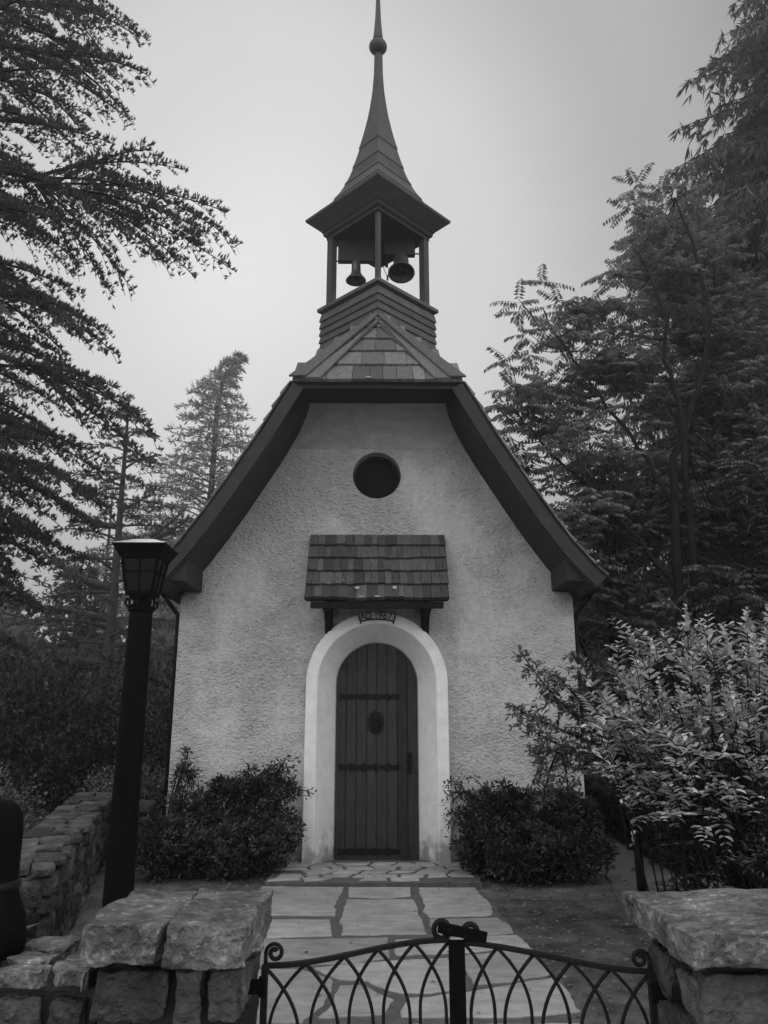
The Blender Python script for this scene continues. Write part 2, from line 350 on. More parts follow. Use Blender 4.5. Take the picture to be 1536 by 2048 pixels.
# wall: front with door opening and round window, plus sides and back
wo_ = [(2.315, -.05), (2.315, 2.95)] + [(x, z) for x, z in inn if 1.0 < x < 2.1][::1] + [(.97, 5.2), (-.97, 5.2)]
left = [(-x, z) for x, z in wo_[:-2]][::-1]
outer = [(x+CX, z) for x, z in wo_ + left]
door_hole = arch(.70, 1.95, 30)
win = [(-.012+.297*math.cos(2*PI*i/48), 4.457+.297*math.sin(2*PI*i/48)) for i in range(48)]
# the door notch joins the bottom edge: cut it as part of the outer outline
ol = outer[:1] + [(x, z) for x, z in outer[1:]]
notch = [(x+CX, z if z > 0 else -.05) for x, z in door_hole]
outline = outer + notch
wall = poly_mesh('wall', outline, [win], CY, M['stucco'], chapel, .32)
sw = MB(); sw.box(-2.318, -2.0, CY+.325, 15.2, -.05, 3.0); sw.box(2.0, 2.308, CY+.325, 15.2, -.05, 3.0); sw.box(-2.318, 2.308, 15.2, 15.5, -.05, 3.0)
sw.build('side_wall', M['stucco'], chapel)
# interior darkness comes from a closed shell: floor + inner ceiling
inr = MB(); inr.box(-1.99, 1.99, CY+.9, CY+1.0, 0, 3.3); inr.add([(-1.0, CY+.95, 3.3), (1.0, CY+.95, 3.3), (1.0, CY+.95, 5.1), (-1.0, CY+.95, 5.1)], [(0, 1, 2, 3)])
inr.build('inner_screen', M['dark'], chapel)
# round window
wn = MB(); ring = []
for r, y in [(.297, CY+.16), (.262, CY+.16), (.262, CY+.20), (.297, CY+.20)]: ring.append((r, y))
vs = []; n = 48
for r, y in ring:
    vs += [(-.012+r*math.cos(2*PI*i/n), y, 4.457+r*math.sin(2*PI*i/n)) for i in range(n)]
wn.add(vs, [(a*n+i, a*n+(i+1) % n, ((a+1) % 4)*n+(i+1) % n, ((a+1) % 4)*n+i) for a in range(4) for i in range(n)])
rw = wn.build('round_window', M['soffit'], chapel)
gp = MB(); gp.add([(-.012+.264*math.cos(2*PI*i/n), CY+.185, 4.457+.264*math.sin(2*PI*i/n)) for i in range(n)], [tuple(range(n))]); gp.build('pane', M['glassdark'], rw)
# main roof: swept slab with flared eaves; its upper part is cut back by the hip
def hipY(x): return OV + (1.007-abs(x))/1.007*1.90 if abs(x) < 1.007 else OV
def roof_side(s):
    mb = MB(); V = []; np_ = len(prof)
    for (x, z) in prof: V.append((CX+s*x, hipY(x), z)); V.append((CX+s*x, 16.1, z))
    for (x, z) in inn: V.append((CX+s*max(x, 0), hipY(x)+(.0 if x > 1.0 else .12), z)); V.append((CX+s*max(x, 0), 16.1, z))
    F = []
    for i in range(np_-1):
        a, b, c, d = 2*i, 2*i+1, 2*i+3, 2*i+2; F.append((a, b, c, d) if s < 0 else (d, c, b, a)); o = 2*np_
        F.append((o+a, o+d, o+c, o+b) if s < 0 else (o+b, o+c, o+d, o+a))
        F.append((a, d, o+d, o+a) if s < 0 else (o+a, o+d, d, a)); F.append((b, c, o+c, o+b))
    F.append((0, 1, 2*np_+1, 2*np_)); mb.add(V, F, .5)
    return mb
rf = MB()
for s in (-1, 1):
    q = roof_side(s); rf.add(q.v, q.f, .5)
roof = rf.build('roof', M['soffit'], chapel)
# shingle courses on the long sides (ragged edges seen along the verge)
for s in (-1, 1):
    rc = MB()
    for i in range(len(prof)-1):
        a = Vector(prof[i]); b = Vector(prof[i+1]); L = (b-a).length; k = max(1, round(L/.2)); nr = Vector((b-a).normalized()); nr = Vector((nr.y, -nr.x)); nr = nr if nr.y > 0 else -nr
        for j in range(k):
            p = a.lerp(b, j/k); q = a.lerp(b, (j+1.05)/k)
            p1 = p+nr*.034; q1 = q+nr*.010; p0 = p+nr*.003; q0 = q+nr*.003
            ya = hipY((p.x+q.x)/2)-.035 if (p.x+q.x)/2 > 1.0 else hipY(p.x)+.03; yb = 16.15; yc = hipY(q.x)+.03 if q.x < 1.0 else ya
            g = random.uniform(-.012, .012)
            P = [(CX+s*p0.x, ya+g, p0.y), (CX+s*p0.x, yb, p0.y), (CX+s*q0.x, yb, q0.y), (CX+s*q0.x, yc+g, q0.y), (CX+s*p1.x, ya+g, p1.y), (CX+s*p1.x, yb, p1.y), (CX+s*q1.x, yb, q1.y), (CX+s*q1.x, yc+g, q1.y)]
            rc.hexa(P if s < 0 else [P[1], P[0], P[3], P[2], P[5], P[4], P[7], P[6]], random.random())
    rc.build('roof_shingles', M['shingle'], roof)
# barge boards (front faces of the verges)
bo = offset(prof, .03); bi = offset(prof, .17)
for s in (-1, 1):
    bb = MB()
    ids = [i for i in range(len(prof)) if prof[i][0] > .95]
    V = []
    for i in ids:
        for y in (OV-.03, OV-.003): V += [(CX+s*bo[i][0], y, bo[i][1]), (CX+s*bi[i][0], y, bi[i][1])]
    F = []
    for k in range(len(ids)-1):
        a = 4*k; b = a+4; F += [(a, a+1, b+1, b), (a+2, b+2, b+3, a+3), (a, b, b+2, a+2), (a+1, a+3, b+3, b+1)]
    F += [(0, 2, 3, 1), (a+4, a+5, a+7, a+6)]
    bb.add(V, F); bb.build('bargeboard', M['barge'], chapel)
# boxed eave returns, one at each lower corner
for s in (-1, 1):
    eb = MB(); xs = sorted([CX+s*2.07, CX+s*2.34]); eb.hexa([(xs[0], OV+.03, 3.02), (xs[1], OV+.03, 3.00), (xs[1], CY-.002, 3.00), (xs[0], CY-.002, 3.02)] +
            ([(CX-2.30, OV+.03, 3.09), (CX-2.07, OV+.03, 3.33), (CX-2.07, CY-.002, 3.33), (CX-2.30, CY-.002, 3.09)] if s < 0 else [(CX+2.07, OV+.03, 3.33), (CX+2.30, OV+.03, 3.09), (CX+2.30, CY-.002, 3.09), (CX+2.07, CY-.002, 3.33)]))
    eb.build('eave_return', M['soffit'], chapel, .008)
    # eave soffit + gutter along the side, downpipe
    es = MB(); x0, x1 = sorted([CX+s*2.33, CX+s*2.46]); es.box(x0, x1, OV+.02, 16, 2.93, 3.03); es.build('fascia', M['soffit'], chapel)
    dp = MB(); dp.tube([(CX+s*2.47, CY-.35, 2.97), (CX+s*2.43, CY-.22, 2.90), (CX+s*2.345, CY+.03, 2.74), (CX+s*2.345, CY+.05, 2.6), (CX+s*2.345, CY+.05, .05)], .026, 8)
    for z in (.9, 2.2): dp.box(CX+s*2.345-.036, CX+s*2.345+.036, CY+.02, CY+.09, z, z+.03)
    dp.build('downpipe', M['iron'], chapel)
# hip: fascia, soffit, shingles, capping boards
hp = MB()
hp.box(CX-.99, CX+.99, OV+.015, OV+.05, 5.265, 5.325)
hp.build('hip_fascia', M['soffit'], chapel)
hs = MB(); hs.hexa([(CX-1.05, OV+.055, 5.26), (CX+1.05, OV+.055, 5.26), (CX+1.05, CY-.002, 5.26), (CX-1.05, CY-.002, 5.26), (CX-1.0, OV+.055, 5.28), (CX+1.0, OV+.055, 5.28), (CX+1.0, CY-.002, 5.28), (CX-1.0, CY-.002, 5.28)])
hs.build('soffit_board', M['soffit'], chapel)
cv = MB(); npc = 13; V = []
for k in range(npc):        # added curved strip, greyer than the stucco, for the shade under the hip
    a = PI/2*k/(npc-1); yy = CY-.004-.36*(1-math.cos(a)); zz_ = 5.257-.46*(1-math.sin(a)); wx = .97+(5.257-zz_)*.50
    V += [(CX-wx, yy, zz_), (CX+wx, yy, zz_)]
cv.add(V, [(2*k, 2*k+1, 2*k+3, 2*k+2) for k in range(npc-1)], .5, True); cv.build('shade_cove', M['shade_cove'], chapel)
A0 = Vector((0, OV-.02, 5.335)); HV = Vector((0, 1.90, 1.867)); Hl = HV.length; hv = HV.normalized(); hn = Vector((0, -hv.z, hv.y))
def hp_pt(x, s, h): return Vector((CX+x, 0, 0)) + A0 + hv*s + hn*h
dk = MB(); dk.add([hp_pt(-1.0, 0, 0), hp_pt(1.0, 0, 0), hp_pt(0, Hl, 0), hp_pt(-1.0, 0, -.05), hp_pt(1.0, 0, -.05), hp_pt(0, Hl, -.05)], [(0, 1, 2), (5, 4, 3), (0, 3, 4, 1), (1, 4, 5, 2), (2, 5, 3, 0)])
dk.build('hip_roof', M['soffit'], chapel)
hsn = MB(); nrow = 5; random.seed(8)
for r in range(nrow):
    s0 = r*Hl/nrow-.02; s1 = s0+Hl/nrow*1.25; x = -1.0
    while x < 1.0:
        wd = random.uniform(.12, .30); xa, xb = x, min(x+wd-.006, 1.0); x += wd
        lim = 1.0*(1-(s0+.12)/Hl)+.02
        if xb < -lim or xa > lim: continue
        xa = max(xa, -lim); xb = min(xb, lim); j = random.uniform(-.006, .006); tn = random.random()
        if r == 0 and xa < -.06 < xb or (r == 0 and xa < -.10 < xb): tn = .0
        hsn.hexa([hp_pt(xa, s0+j, .004), hp_pt(xb, s0+j, .004), hp_pt(xb, s1, .004), hp_pt(xa, s1, .004), hp_pt(xa, s0+j, .042), hp_pt(xb, s0+j, .042), hp_pt(xb, s1, .008), hp_pt(xa, s1, .008)], tn)
hsn.build('hip_shingles', M['shingle'], chapel)
for s in (-1, 1):
    cb = MB()
    for (i0, i1, h0, h1) in [(.0, .19, .062, .085), (.165, .36, .040, .060)]:
        P = [hp_pt(s*(1.02-i0), -.02, h0), hp_pt(s*(1.02-i1), -.02, h0), hp_pt(s*(-i1*.15-i0*.0), Hl*.985+.03, h0), hp_pt(s*(.03-i0), Hl+.03, h0)]
        Q = [hp_pt(s*(1.02-i0), -.02, h1), hp_pt(s*(1.02-i1), -.02, h1), hp_pt(s*(-i1*.15), Hl*.985+.03, h1), hp_pt(s*(.03-i0), Hl+.03, h1)]
        if s > 0: P.reverse(); Q.reverse()
        cb.hexa(P+Q, .15 if i0 < .1 else .5)
    cb.build('hip_capping', M['shingle'], chapel)
sl = MB(); sl.hexa([hp_pt(-.14, .0, .045), hp_pt(-.07, .0, .045), hp_pt(-.08, .035, .045), hp_pt(-.13, .035, .045), hp_pt(-.14, .0, .058), hp_pt(-.07, .0, .058), hp_pt(-.08, .035, .055), hp_pt(-.13, .035, .055)])
sl.build('broken_shingle', M['white'], chapel)
# date text above the arch: iron letters on a curved rail
# door frame: flat band and splayed reveal
def loft(mb, A, B, ya, yb, flip=False, t=.5):
    n = len(A); V = [(x+CX, ya, z) for x, z in A]+[(x+CX, yb, z) for x, z in B]
    F = [(i, i+1, n+i+1, n+i) for i in range(n-1)]
    if flip: F = [f[::-1] for f in F]
    mb.add(V, F, t)
fr = MB(); FY = CY-.13
a80 = arch(.805, 1.95, 30, 0, -.02); a68 = arch(.675, 1.95, 30, 0, -.02); a79 = arch(.79, 1.95, 30, 0, -.02)
loft(fr, a80, a68, FY, FY); loft(fr, a80, a80, CY, FY); loft(fr, a68, arch(.475, 1.955, 30, 0, -.02), FY, CY+.27)
fo = fr.build('door_frame', M['plaster'], chapel)
bv = fo.modifiers.new('weld', 'WELD'); bv.merge_threshold = .0005
b2 = fo.modifiers.new('bevel', 'BEVEL'); b2.width = .012; b2.segments = 3; b2.limit_method = 'ANGLE'
# door
door = MB(); DY = CY+.24; random.seed(5); nb = 8; zc = 1.955; R = .475
for i in range(nb):
    x0 = -R+2*R*i/nb+.004; x1 = -R+2*R*(i+1)/nb-.004
    def top(x): return zc+math.sqrt(max(0, R*R-x*x))
    V = []; m_ = 5
    for j in range(m_): x = x0+(x1-x0)*j/(m_-1); V += [(CX+x, DY, .03), (CX+x, DY, top(x))]
    V += [(CX+x0, DY+.04, .03), (CX+x0, DY+.04, top(x0)), (CX+x1, DY+.04, .03), (CX+x1, DY+.04, top(x1))]
    F = [(2*j, 2*j+2, 2*j+3, 2*j+1) for j in range(m_-1)]+[(2*m_, 0, 1, 2*m_+1), (2*m_-2, 2*m_+2, 2*m_+3, 2*m_-1)]
    door.add(V, F, random.random())
dr = door.build('door', M['door'], chapel)
db = MB(); db.add([(CX+x, DY+.03, z) for x, z in arch(.476, 1.955, 30, 0, 0.)], [tuple(range(len(arch(.476, 1.955, 30))))]); db.box(CX-.476, CX+.476, DY+.035, DY+.1, 0, 1.9); db.build('backing', M['mortar'], dr)
for z, x1, amp in [(1.809, .27, .012), (1.02, .275, .026), (.125, .27, .014)]:
    st = MB(); n = 26; T = []; B = []
    for i in range(n+1):
        x = -.435+(x1+.435)*i/n; k = .5+.5*math.cos(2*PI*(i/n)*5.0); hgt = .026+amp*k**3
        if i in (0,): hgt = .045
        if i == n: hgt = .018
        T.append((CX+x, z+hgt)); B.append((CX+x, z-hgt))
    V = [(x, DY-.014, q) for x, q in T]+[(x, DY-.014, q) for x, q in B]+[(x, DY+.002, q) for x, q in T]+[(x, DY+.002, q) for x, q in B]; m_ = n+1
    F = [(m_+i, m_+i+1, i+1, i) for i in range(n)]+[(i, i+1, 2*m_+i+1, 2*m_+i) for i in range(n)]+[(3*m_+i, 3*m_+i+1, m_+i+1, m_+i) for i in range(n)]+[(0, 2*m_, 3*m_, m_), (n, m_+n, 3*m_+n, 2*m_+n)]
    st.add(V, F)
    for i in range(4): st.lathe((CX-.36+i*.17, DY-.014, z), [(.011, 0), (.009, .006), (.0, .010)], 8, Matrix.Rotation(PI/2, 3, 'X'))
    st.build('strap_hinge', M['iron'], dr)
kn = MB(); n = 16
for k in range(n):   # pointed rosette plate
    pass
V = [(CX-.012, DY-.02, 1.515)]; rr = []
for k in range(32):
    a = 2*PI*k/32; r = .125+.006*math.cos(8*a); V.append((CX-.012+r*.72*math.cos(a), DY-.012, 1.515+r*math.sin(a)*1.08))
V += [(x, DY+.001, z) for x, y, z in V[1:]]
kn.add(V, [(0, 1+(k+1) % 32, 1+k) for k in range(32)]+[(1+k, 1+(k+1) % 32, 33+(k+1) % 32, 33+k) for k in range(32)])
ring = [(CX-.012+.038*math.cos(a), DY-.034, 1.50+.05*math.sin(a)) for a in [2*PI*i/20 for i in range(21)]]; kn.tube(ring, .007, 6)
kn.build('door_knocker', M['iron'], dr)
hd = MB(); hd.box(CX+.345, CX+.405, DY-.008, DY+.002, .945, 1.185); hd.tube([(CX+.375, DY-.008, 1.15), (CX+.375, DY-.055, 1.12), (CX+.375, DY-.055, 1.03), (CX+.375, DY-.008, 1.0)], .010, 8); hd.build('door_handle', M['iron'], dr, .003)
th = MB(); th.box(CX-.60, CX+.60, CY-.02, CY+.33, .0, .030); th.build('door_sill', M['flag'], chapel)
# awning over the door
aw = MB(); T0 = Vector((0, CY-.005, 3.70)); B0 = Vector((0, 8.50, 2.835)); av = (T0-B0); al = av.length; avn = av.normalized(); an = Vector((0, -avn.z, avn.y))
def ap(x, s, h): return Vector((CX+x, 0, 0))+B0+avn*s+an*h
random.seed(12); nr = 5
for r in range(nr):
    s0 = r*al/nr; s1 = min(s0+al/nr*1.3, al-.001); x = -.805; drift = random.uniform(-.004, .004)
    while x < .80:
        wd = random.uniform(.06, .125); xa, xb = x, min(x+wd-random.uniform(.001, .006), .81); x += wd; j = random.uniform(-.010, .010)+.006*math.sin(x*7+r); tn = random.random()
        aw.hexa([ap(xa, s0+j, .0), ap(xb, s0+j, .0), ap(xb, s1, .0), ap(xa, s1, .0), ap(xa, s0+j, .050), ap(xb, s0+j+.002, .048), ap(xb, s1, .006), ap(xa, s1, .006)], tn)
awn = aw.build('awning', M['awn'], chapel)
ab = MB(); ab.hexa([ap(-.79, .01, -.035), ap(.79, .01, -.035), ap(.79, al-.02, -.035), ap(-.79, al-.02, -.035), ap(-.79, .01, -.004), ap(.79, .01, -.004), ap(.79, al-.02, -.004), ap(-.79, al-.02, -.004)])
ab.box(CX-.74, CX+.74, 8.52, 8.59, 2.75, 2.82); ab.build('awning_boards', M['deep'], awn)
for s in (-1, 1):
    br = MB(); x = CX+s*.56; br.box(x-.045, x+.045, 8.54, CY-.002, 2.72, 2.79); br.box(x-.045, x+.045, CY-.085, CY-.003, 2.52, 3.35); br.bar((x, 8.62, 2.74), (x, CY-.04, 2.52), .07, .06, (0, 1, 1)); br.build('bracket', M['deep'], awn, .006)
dp = MB()
for x, s, a, b in [(-.222, .135, .026, .014), (.198, .14, .026, .017), (-.0, .01, .028, .008), (-.17, .008, .03, .005), (-.38, .25, .012, .006)]:
    V = [ap(x+a*math.cos(q), s+b*math.sin(q)*1.3, .05+.002) for q in [2*PI*i/9 for i in range(9)]]; V = [v+Vector((0, -.003, random.uniform(-.003, .003))) for v in V]; dp = MB(); dp.add(V, [tuple(range(9))]); dp.build('lichen_spot', M['white'], awn)
# iron date
dpz = MB(); pts = [(CX+.72*math.sin(a), FY-.018, 1.95+.72*math.cos(a)) for a in [math.radians(-15.5+31*i/16) for i in range(17)]]
dpz.tube(pts, .009, 6)
for a in (-15.5, 15.5):
    q = math.radians(a); dpz.tube([(CX+.69*math.sin(q), FY-.018, 1.95+.69*math.cos(q)), (CX+.80*math.sin(q), FY-.018, 1.95+.80*math.cos(q))], .009, 6)
dl = dpz.build('date_rail', M['iron'], chapel)
txt = 'A.D. 1967'; advance = [(-12.4, 'A'), (-9.9, '.'), (-7.4, 'D'), (-4.9, '.'), (-.9, '1'), (2.8, '9'), (6.9, '6'), (11.2, '7')]
allv = MB()
for a, ch in advance:
    fc = bpy.data.curves.new('t', 'FONT'); fc.body = ch; fc.size = .105; fc.extrude = .006; fc.align_x = 'CENTER'; fc.resolution_u = 3
    fobj = bpy.data.objects.new('t', fc); C.objects.link(fobj); dg = bpy.context.evaluated_depsgraph_get(); me = bpy.data.meshes.new_from_object(fobj.evaluated_get(dg))
    q = math.radians(a); rad = .732
    rot = Matrix.Rotation(q, 4, 'Y') @ Matrix.Rotation(PI/2, 4, 'X')
    mt_ = Matrix.Translation((CX+rad*math.sin(q), FY-.016, 1.95+rad*math.cos(q))) @ rot
    allv = MB(); allv.add([mt_ @ v.co for v in me.vertices], [tuple(p.vertices) for p in me.polygons]); allv.build('letter', M['iron'], dl)
    bpy.data.objects.remove(fobj); bpy.data.meshes.remove(me)

# ---- bell turret: a square turret set cornerwise on the ridge
TY = 11.0
def sq(r, z): return [(CX, TY-r, z), (CX+r, TY, z), (CX, TY+r, z), (CX-r, TY, z)]
def rings(mb, prof, capb=True, capt=True, tone=None):
    V = []
    for r, z in prof: V += sq(r, z)
    n = len(prof)
    for i in range(n-1):
        F = [(4*i+k, 4*i+(k+1) % 4, 4*i+4+(k+1) % 4, 4*i+4+k) for k in range(4)]
        k0 = len(mb.v)
    F = [(4*i+k, 4*i+(k+1) % 4, 4*i+4+(k+1) % 4, 4*i+4+k) for i in range(n-1) for k in range(4)]
    if capb: F.append((3, 2, 1, 0))
    if capt: F.append(tuple(4*n-4+k for k in range(4)))
    mb.add(V, F, random.random() if tone is None else tone)
turret = MB(); z = 5.6; rt = .90
while z < 7.66:
    rings(turret, [(.85, z-.01), (rt+.028, z), (rt+.028, z+.022), (rt-.005, z+.135)]); z += .125
tb = turret.build('turret_base', M['belfry'], chapel)
tt = MB(); rings(tt, [(.80, 7.73), (.965, 7.775), (.965, 7.83), (.90, 7.87), (.80, 7.90)]); tt.build('turret_sill', M['belfry'], chapel)
for (px, py, wd) in [(-.745, TY, .112), (.745, TY, .112), (0, TY-.745, .060), (0, TY+.745, .075)]:
    po = MB(); h = wd*math.sqrt(2)/2
    P = [(CX+px, py-h), (CX+px+h, py), (CX+px, py+h), (CX+px-h, py)]; po.hexa([(x, y, 7.86) for x, y in P]+[(x, y, 9.12) for x, y in P]); po.build('turret_post', M['spire'], chapel)
cn = MB(); rings(cn, [(.80, 9.07), (.835, 9.075), (.84, 9.12), (.89, 9.15), (.90, 9.20), (.93, 9.225)], capt=True, tone=.4)
cn.build('cornice', M['soffit'], chapel)
sp_ = MB(); sprof = [(1.185, 9.44), (.95, 9.63), (.76, 9.80), (.62, 10.0), (.487, 10.25), (.379, 10.583), (.271, 11.021), (.165, 11.548), (.10, 12.034), (.079, 12.4), (.072, 12.80)]
def sr(z):
    for (r0, z0), (r1, z1) in zip(sprof, sprof[1:]):
        if z0 <= z <= z1: return r0+(r1-r0)*(z-z0)/(z1-z0)
    return sprof[-1][0]
rings(sp_, [(.90, 9.21), (1.19, 9.415), (1.19, 9.445)], capb=True, capt=False, tone=.3)
zz = [9.445, 9.62, 9.86, 10.14, 10.46, 10.84, 11.3, 12.0, 12.80]
for i in range(len(zz)-1):
    a, b = zz[i], zz[i+1]; e_ = .016 if a < 11 else 0; mid = (a+b)/2
    rings(sp_, [(sr(a)-.03, a-.002), (sr(a)+e_, a), (sr(a)+e_*.9, a+.012)]+[(sr(a+(b-a)*q)+e_*(1-q), a+(b-a)*q) for q in (.25, .5, .75)]+[(sr(b), b+.004)], capb=False, capt=False)
spire = sp_.build('spire', M['spire'], chapel)
fi = MB(); fi.lathe((CX-.008, TY, 12.97), [(0.01, -.17)]+[(.160*math.cos(q), .135*math.sin(q)) for q in [-PI/2*.8+PI*.8*i/14 for i in range(15)]]+[(.088, .128), (.092, .16), (.075, .30), (.052, .62), (.035, 1.1), (.018, 1.7), (.004, 2.0)], 20)
fi.build('finial', M['spire'], spire)
hb = MB(); hb.box(CX-.645, CX-.06, TY-.05, TY+.05, 8.68, 9.066); hb.box(CX+.10, CX+.60, TY-.05, TY+.05, 8.80, 9.066)
hb.tube([(CX-.72, TY, 8.70), (CX-.6, TY, 8.70)], .012, 6); hb.tube([(CX+.55, TY, 8.84), (CX+.72, TY, 8.84)], .012, 6)
hb.build('headstock', M['dark'], chapel)
rp_ = MB(); rp_.tube([(CX+.08, TY, 9.0), (CX+.07, TY, 8.70), (CX+.10, TY, 8.55), (CX+.16, TY, 8.40)], .006, 5); rp_.tube([(CX+.14, TY, 9.0), (CX+.13, TY, 8.64), (CX+.2, TY, 8.52)], .006, 5); rp_.box(CX+.115, CX+.165, TY-.02, TY+.02, 8.60, 8.66); rp_.box(CX+.14, CX+.17, TY-.02, TY+.02, 8.36, 8.44)
rp_.build('bell_rope', M['iron'], chapel)
def bell(cx, cz, H, R, tilt, label, full):
    t = thing('church_bell', label, 'bell', (cx, TY, cz), 'bells hanging in the turret'); rot = Matrix.Rotation(tilt, 3, 'X')
    p = [(R*.02, 0), (R*.30, -.01*H), (R*.44, -.06*H), (R*full, -.25*H), (R*(full+.03), -.6*H), (R*.72, -.80*H), (R*.97, -.95*H), (R, -H), (R*.9, -H*.985), (R*.65, -.8*H), (R*(full-.06), -.5*H), (R*.3, -.1*H), (0.001, -.08*H)]
    b = MB(); b.lathe((cx, TY, cz), p, 28, rot); b.tube([rot @ Vector((0, 0, -.01)) + Vector((cx, TY, cz)), rot @ Vector((0, 0, .09)) + Vector((cx, TY, cz))], .03, 8); b.build('bell_body', M['bell'], t)
    c = MB(); c.tube([rot @ Vector((0, 0, -.1*H)) + Vector((cx, TY, cz)), rot @ Vector((0, 0, -.92*H)) + Vector((cx, TY, cz))], [.01, .012], 6); c.lathe(rot @ Vector((0, 0, -.93*H)) + Vector((cx, TY, cz)), [(.001, -.03), (.026, -.02), (.034, 0), (.026, .02), (.001, .03)], 10); c.build('clapper', M['iron'], t)
bell(-.358, 8.70, .36, .165, 0, 'small slender bronze bell hanging left of the turret front post', .44)
bell(.368, 8.82, .43, .215, -.30, 'larger squat bronze bell tilted towards the viewer, right of the turret front post', .56)

# ================================================================ LAMP POST
lx, ly = -1.41, 4.6
lamp = thing('lamp_post', 'black lantern lamp post with square tapered lantern standing left of the chapel front', 'lamp post', (lx, ly, 0))
po = MB(); po.lathe((lx, ly, 0), [(.001, 0), (.13, 0), (.13, .04), (.10, .07), (.095, .35), (.082, .42), (.079, .8), (.067, 2.16), (.067, 2.20), (.001, 2.20)], 20); po.build('pole', M['ironflat'], lamp)
cl = MB(); cl.lathe((lx, ly, 0), [(.001, 2.195), (.074, 2.195), (.078, 2.205), (.066, 2.22), (.05, 2.235), (.05, 2.262), (.075, 2.275), (.078, 2.29), (.001, 2.292)], 16)
for k in range(4):
    a = PI/4+k*PI/2; c_, s_ = math.cos(a), math.sin(a)
    cl.tube([(lx+c_*r, ly+s_*r, z) for r, z in [(.05, 2.235), (.085, 2.215), (.105, 2.235), (.10, 2.262), (.082, 2.258)]], .008, 6)
for k in range(4):
    a = k*PI/2; cl.tube([(lx+math.cos(a)*.07, ly+math.sin(a)*.07, 2.20), (lx+math.cos(a)*.075, ly+math.sin(a)*.075, 2.27)], .007, 6)
cl.build('collar', M['ironflat'], lamp)
def sqr(mb, prof, cap=True):
    V = []
    for r, z in prof: V += [(lx-r, ly-r, z), (lx+r, ly-r, z), (lx+r, ly+r, z), (lx-r, ly+r, z)]
    n = len(prof); F = [(4*i+k, 4*i+(k+1) % 4, 4*i+4+(k+1) % 4, 4*i+4+k) for i in range(n-1) for k in range(4)]
    if cap: F += [(3, 2, 1, 0), tuple(4*n-4+k for k in range(4))]
    mb.add(V, F)
lt = bpy.data.objects.new('lantern', None); C.objects.link(lt); lt.parent = lamp
fm = MB(); sqr(fm, [(.074, 2.288), (.080, 2.292), (.082, 2.312), (.07, 2.312)]); sqr(fm, [(.104, 2.50), (.113, 2.505), (.153, 2.574), (.158, 2.580), (.10, 2.580)])
for sx in (-1, 1):
    for sy in (-1, 1): fm.bar((lx+sx*.077, ly+sy*.077, 2.31), (lx+sx*.107, ly+sy*.107, 2.505), .013, .013)
for k in range(4):
    R4 = Matrix.Rotation(k*PI/2, 3, 'Z')
    for a, b in [((0, -.078, 2.31), (0, -.108, 2.505)), ((-.092, -.094, 2.425), (.092, -.094, 2.425))]:
        fm.bar(R4 @ Vector(a)+Vector((lx, ly, 0)), R4 @ Vector(b)+Vector((lx, ly, 0)), .008, .008, (0, .2, 1) if a[0] == 0 else (0, 0, 1))
fm.build('lantern_frame', M['ironflat'], lt)
gl = MB(); sqr(gl, [(.074, 2.31), (.103, 2.503)], False); gl.build('lantern_glass', M['lampglass'], lt)
tp = MB(); sqr(tp, [(.162, 2.580), (.165, 2.584), (.06, 2.626), (.022, 2.636), (.001, 2.637)]); tp.lathe((lx, ly, 0), [(.02, 2.63), (.02, 2.65), (.001, 2.656)], 8); tp.build('lantern_hood', M['lamptop'], lt)

# ================================================================ STONE PILLARS, LOW WALLS, BOLLARD, GATE
def masonry(mb, x0, x1, y, z0, z1, seed, d=.1, axis='x', hmin=.1, hmax=.2, wmin=.12, wmax=.34, proud=.02):
    rnd = random.Random(seed); z = z1
    while z > z0+.04:
        h = min(rnd.uniform(hmin, hmax), z-z0); x = x0
        while x < x1-.03:
            wd = rnd.uniform(wmin, wmax); wd = min(wd, x1-x)
            if x1-x-wd < .07: wd = x1-x
            hh = h*rnd.uniform(.72, .98) ; cxx = x+wd/2; cz = z-h/2+rnd.uniform(-.01, .01); pr = rnd.uniform(-proud, proud)
            sz = (wd-.03, d, hh-.02) if axis == 'x' else (d, wd-.03, hh-.02)
            c = (cxx, y+pr, cz) if axis == 'x' else (y+pr, cxx, cz)
            rock(mb, c, sz, rnd.random()*900, .14, .022, 8, fr=6, tone=rnd.random()); x += wd
        z -= h
def pillar(label, x0, x1, y0, y1, ztop, caps, stones, seed):
    t = thing('stone_pillar', label, 'pillar', ((x0+x1)/2, (y0+y1)/2, 0), 'stone gate pillars')
    core = MB(); core.box(x0+.045, x1-.045, y0+.045, y1-.045, 0, ztop-.06); core.build('core', M['mortar'], t)
    b = MB()
    for (a, bb, c, d) in stones: rock(b, ((a+bb)/2, y0+.03, (c+d)/2), (bb-a, .12, d-c), a*37+c*11, .10, .018, 12, fr=7, tone=random.uniform(.15, .6))
    zl = min([s[2] for s in stones]) if stones else ztop-.13
    masonry(b, x0, x1, y0+.03, 0, zl-.01, seed)
    masonry(b, y0+.02, y1-.02, x0+.04, 0, ztop-.14, seed+1, axis='y'); masonry(b, y0+.02, y1-.02, x1-.04, 0, ztop-.14, seed+2, axis='y'); masonry(b, x0, x1, y1-.03, 0, ztop-.14, seed+3)
    b.build('stonework', M['stone'], t)
    for i, (a, bb, c, d, th_, rz) in enumerate(caps):
        m = MB(); rock(m, ((a+bb)/2, (c+d)/2, ztop-th_/2), (bb-a, d-c, th_), seed*5+i*17, .07, .026, 30, rz, fr=5.5, tone=random.uniform(.3, .8), flat=.55); m.build('cap_stone', M['cap'], t)
random.seed(21)
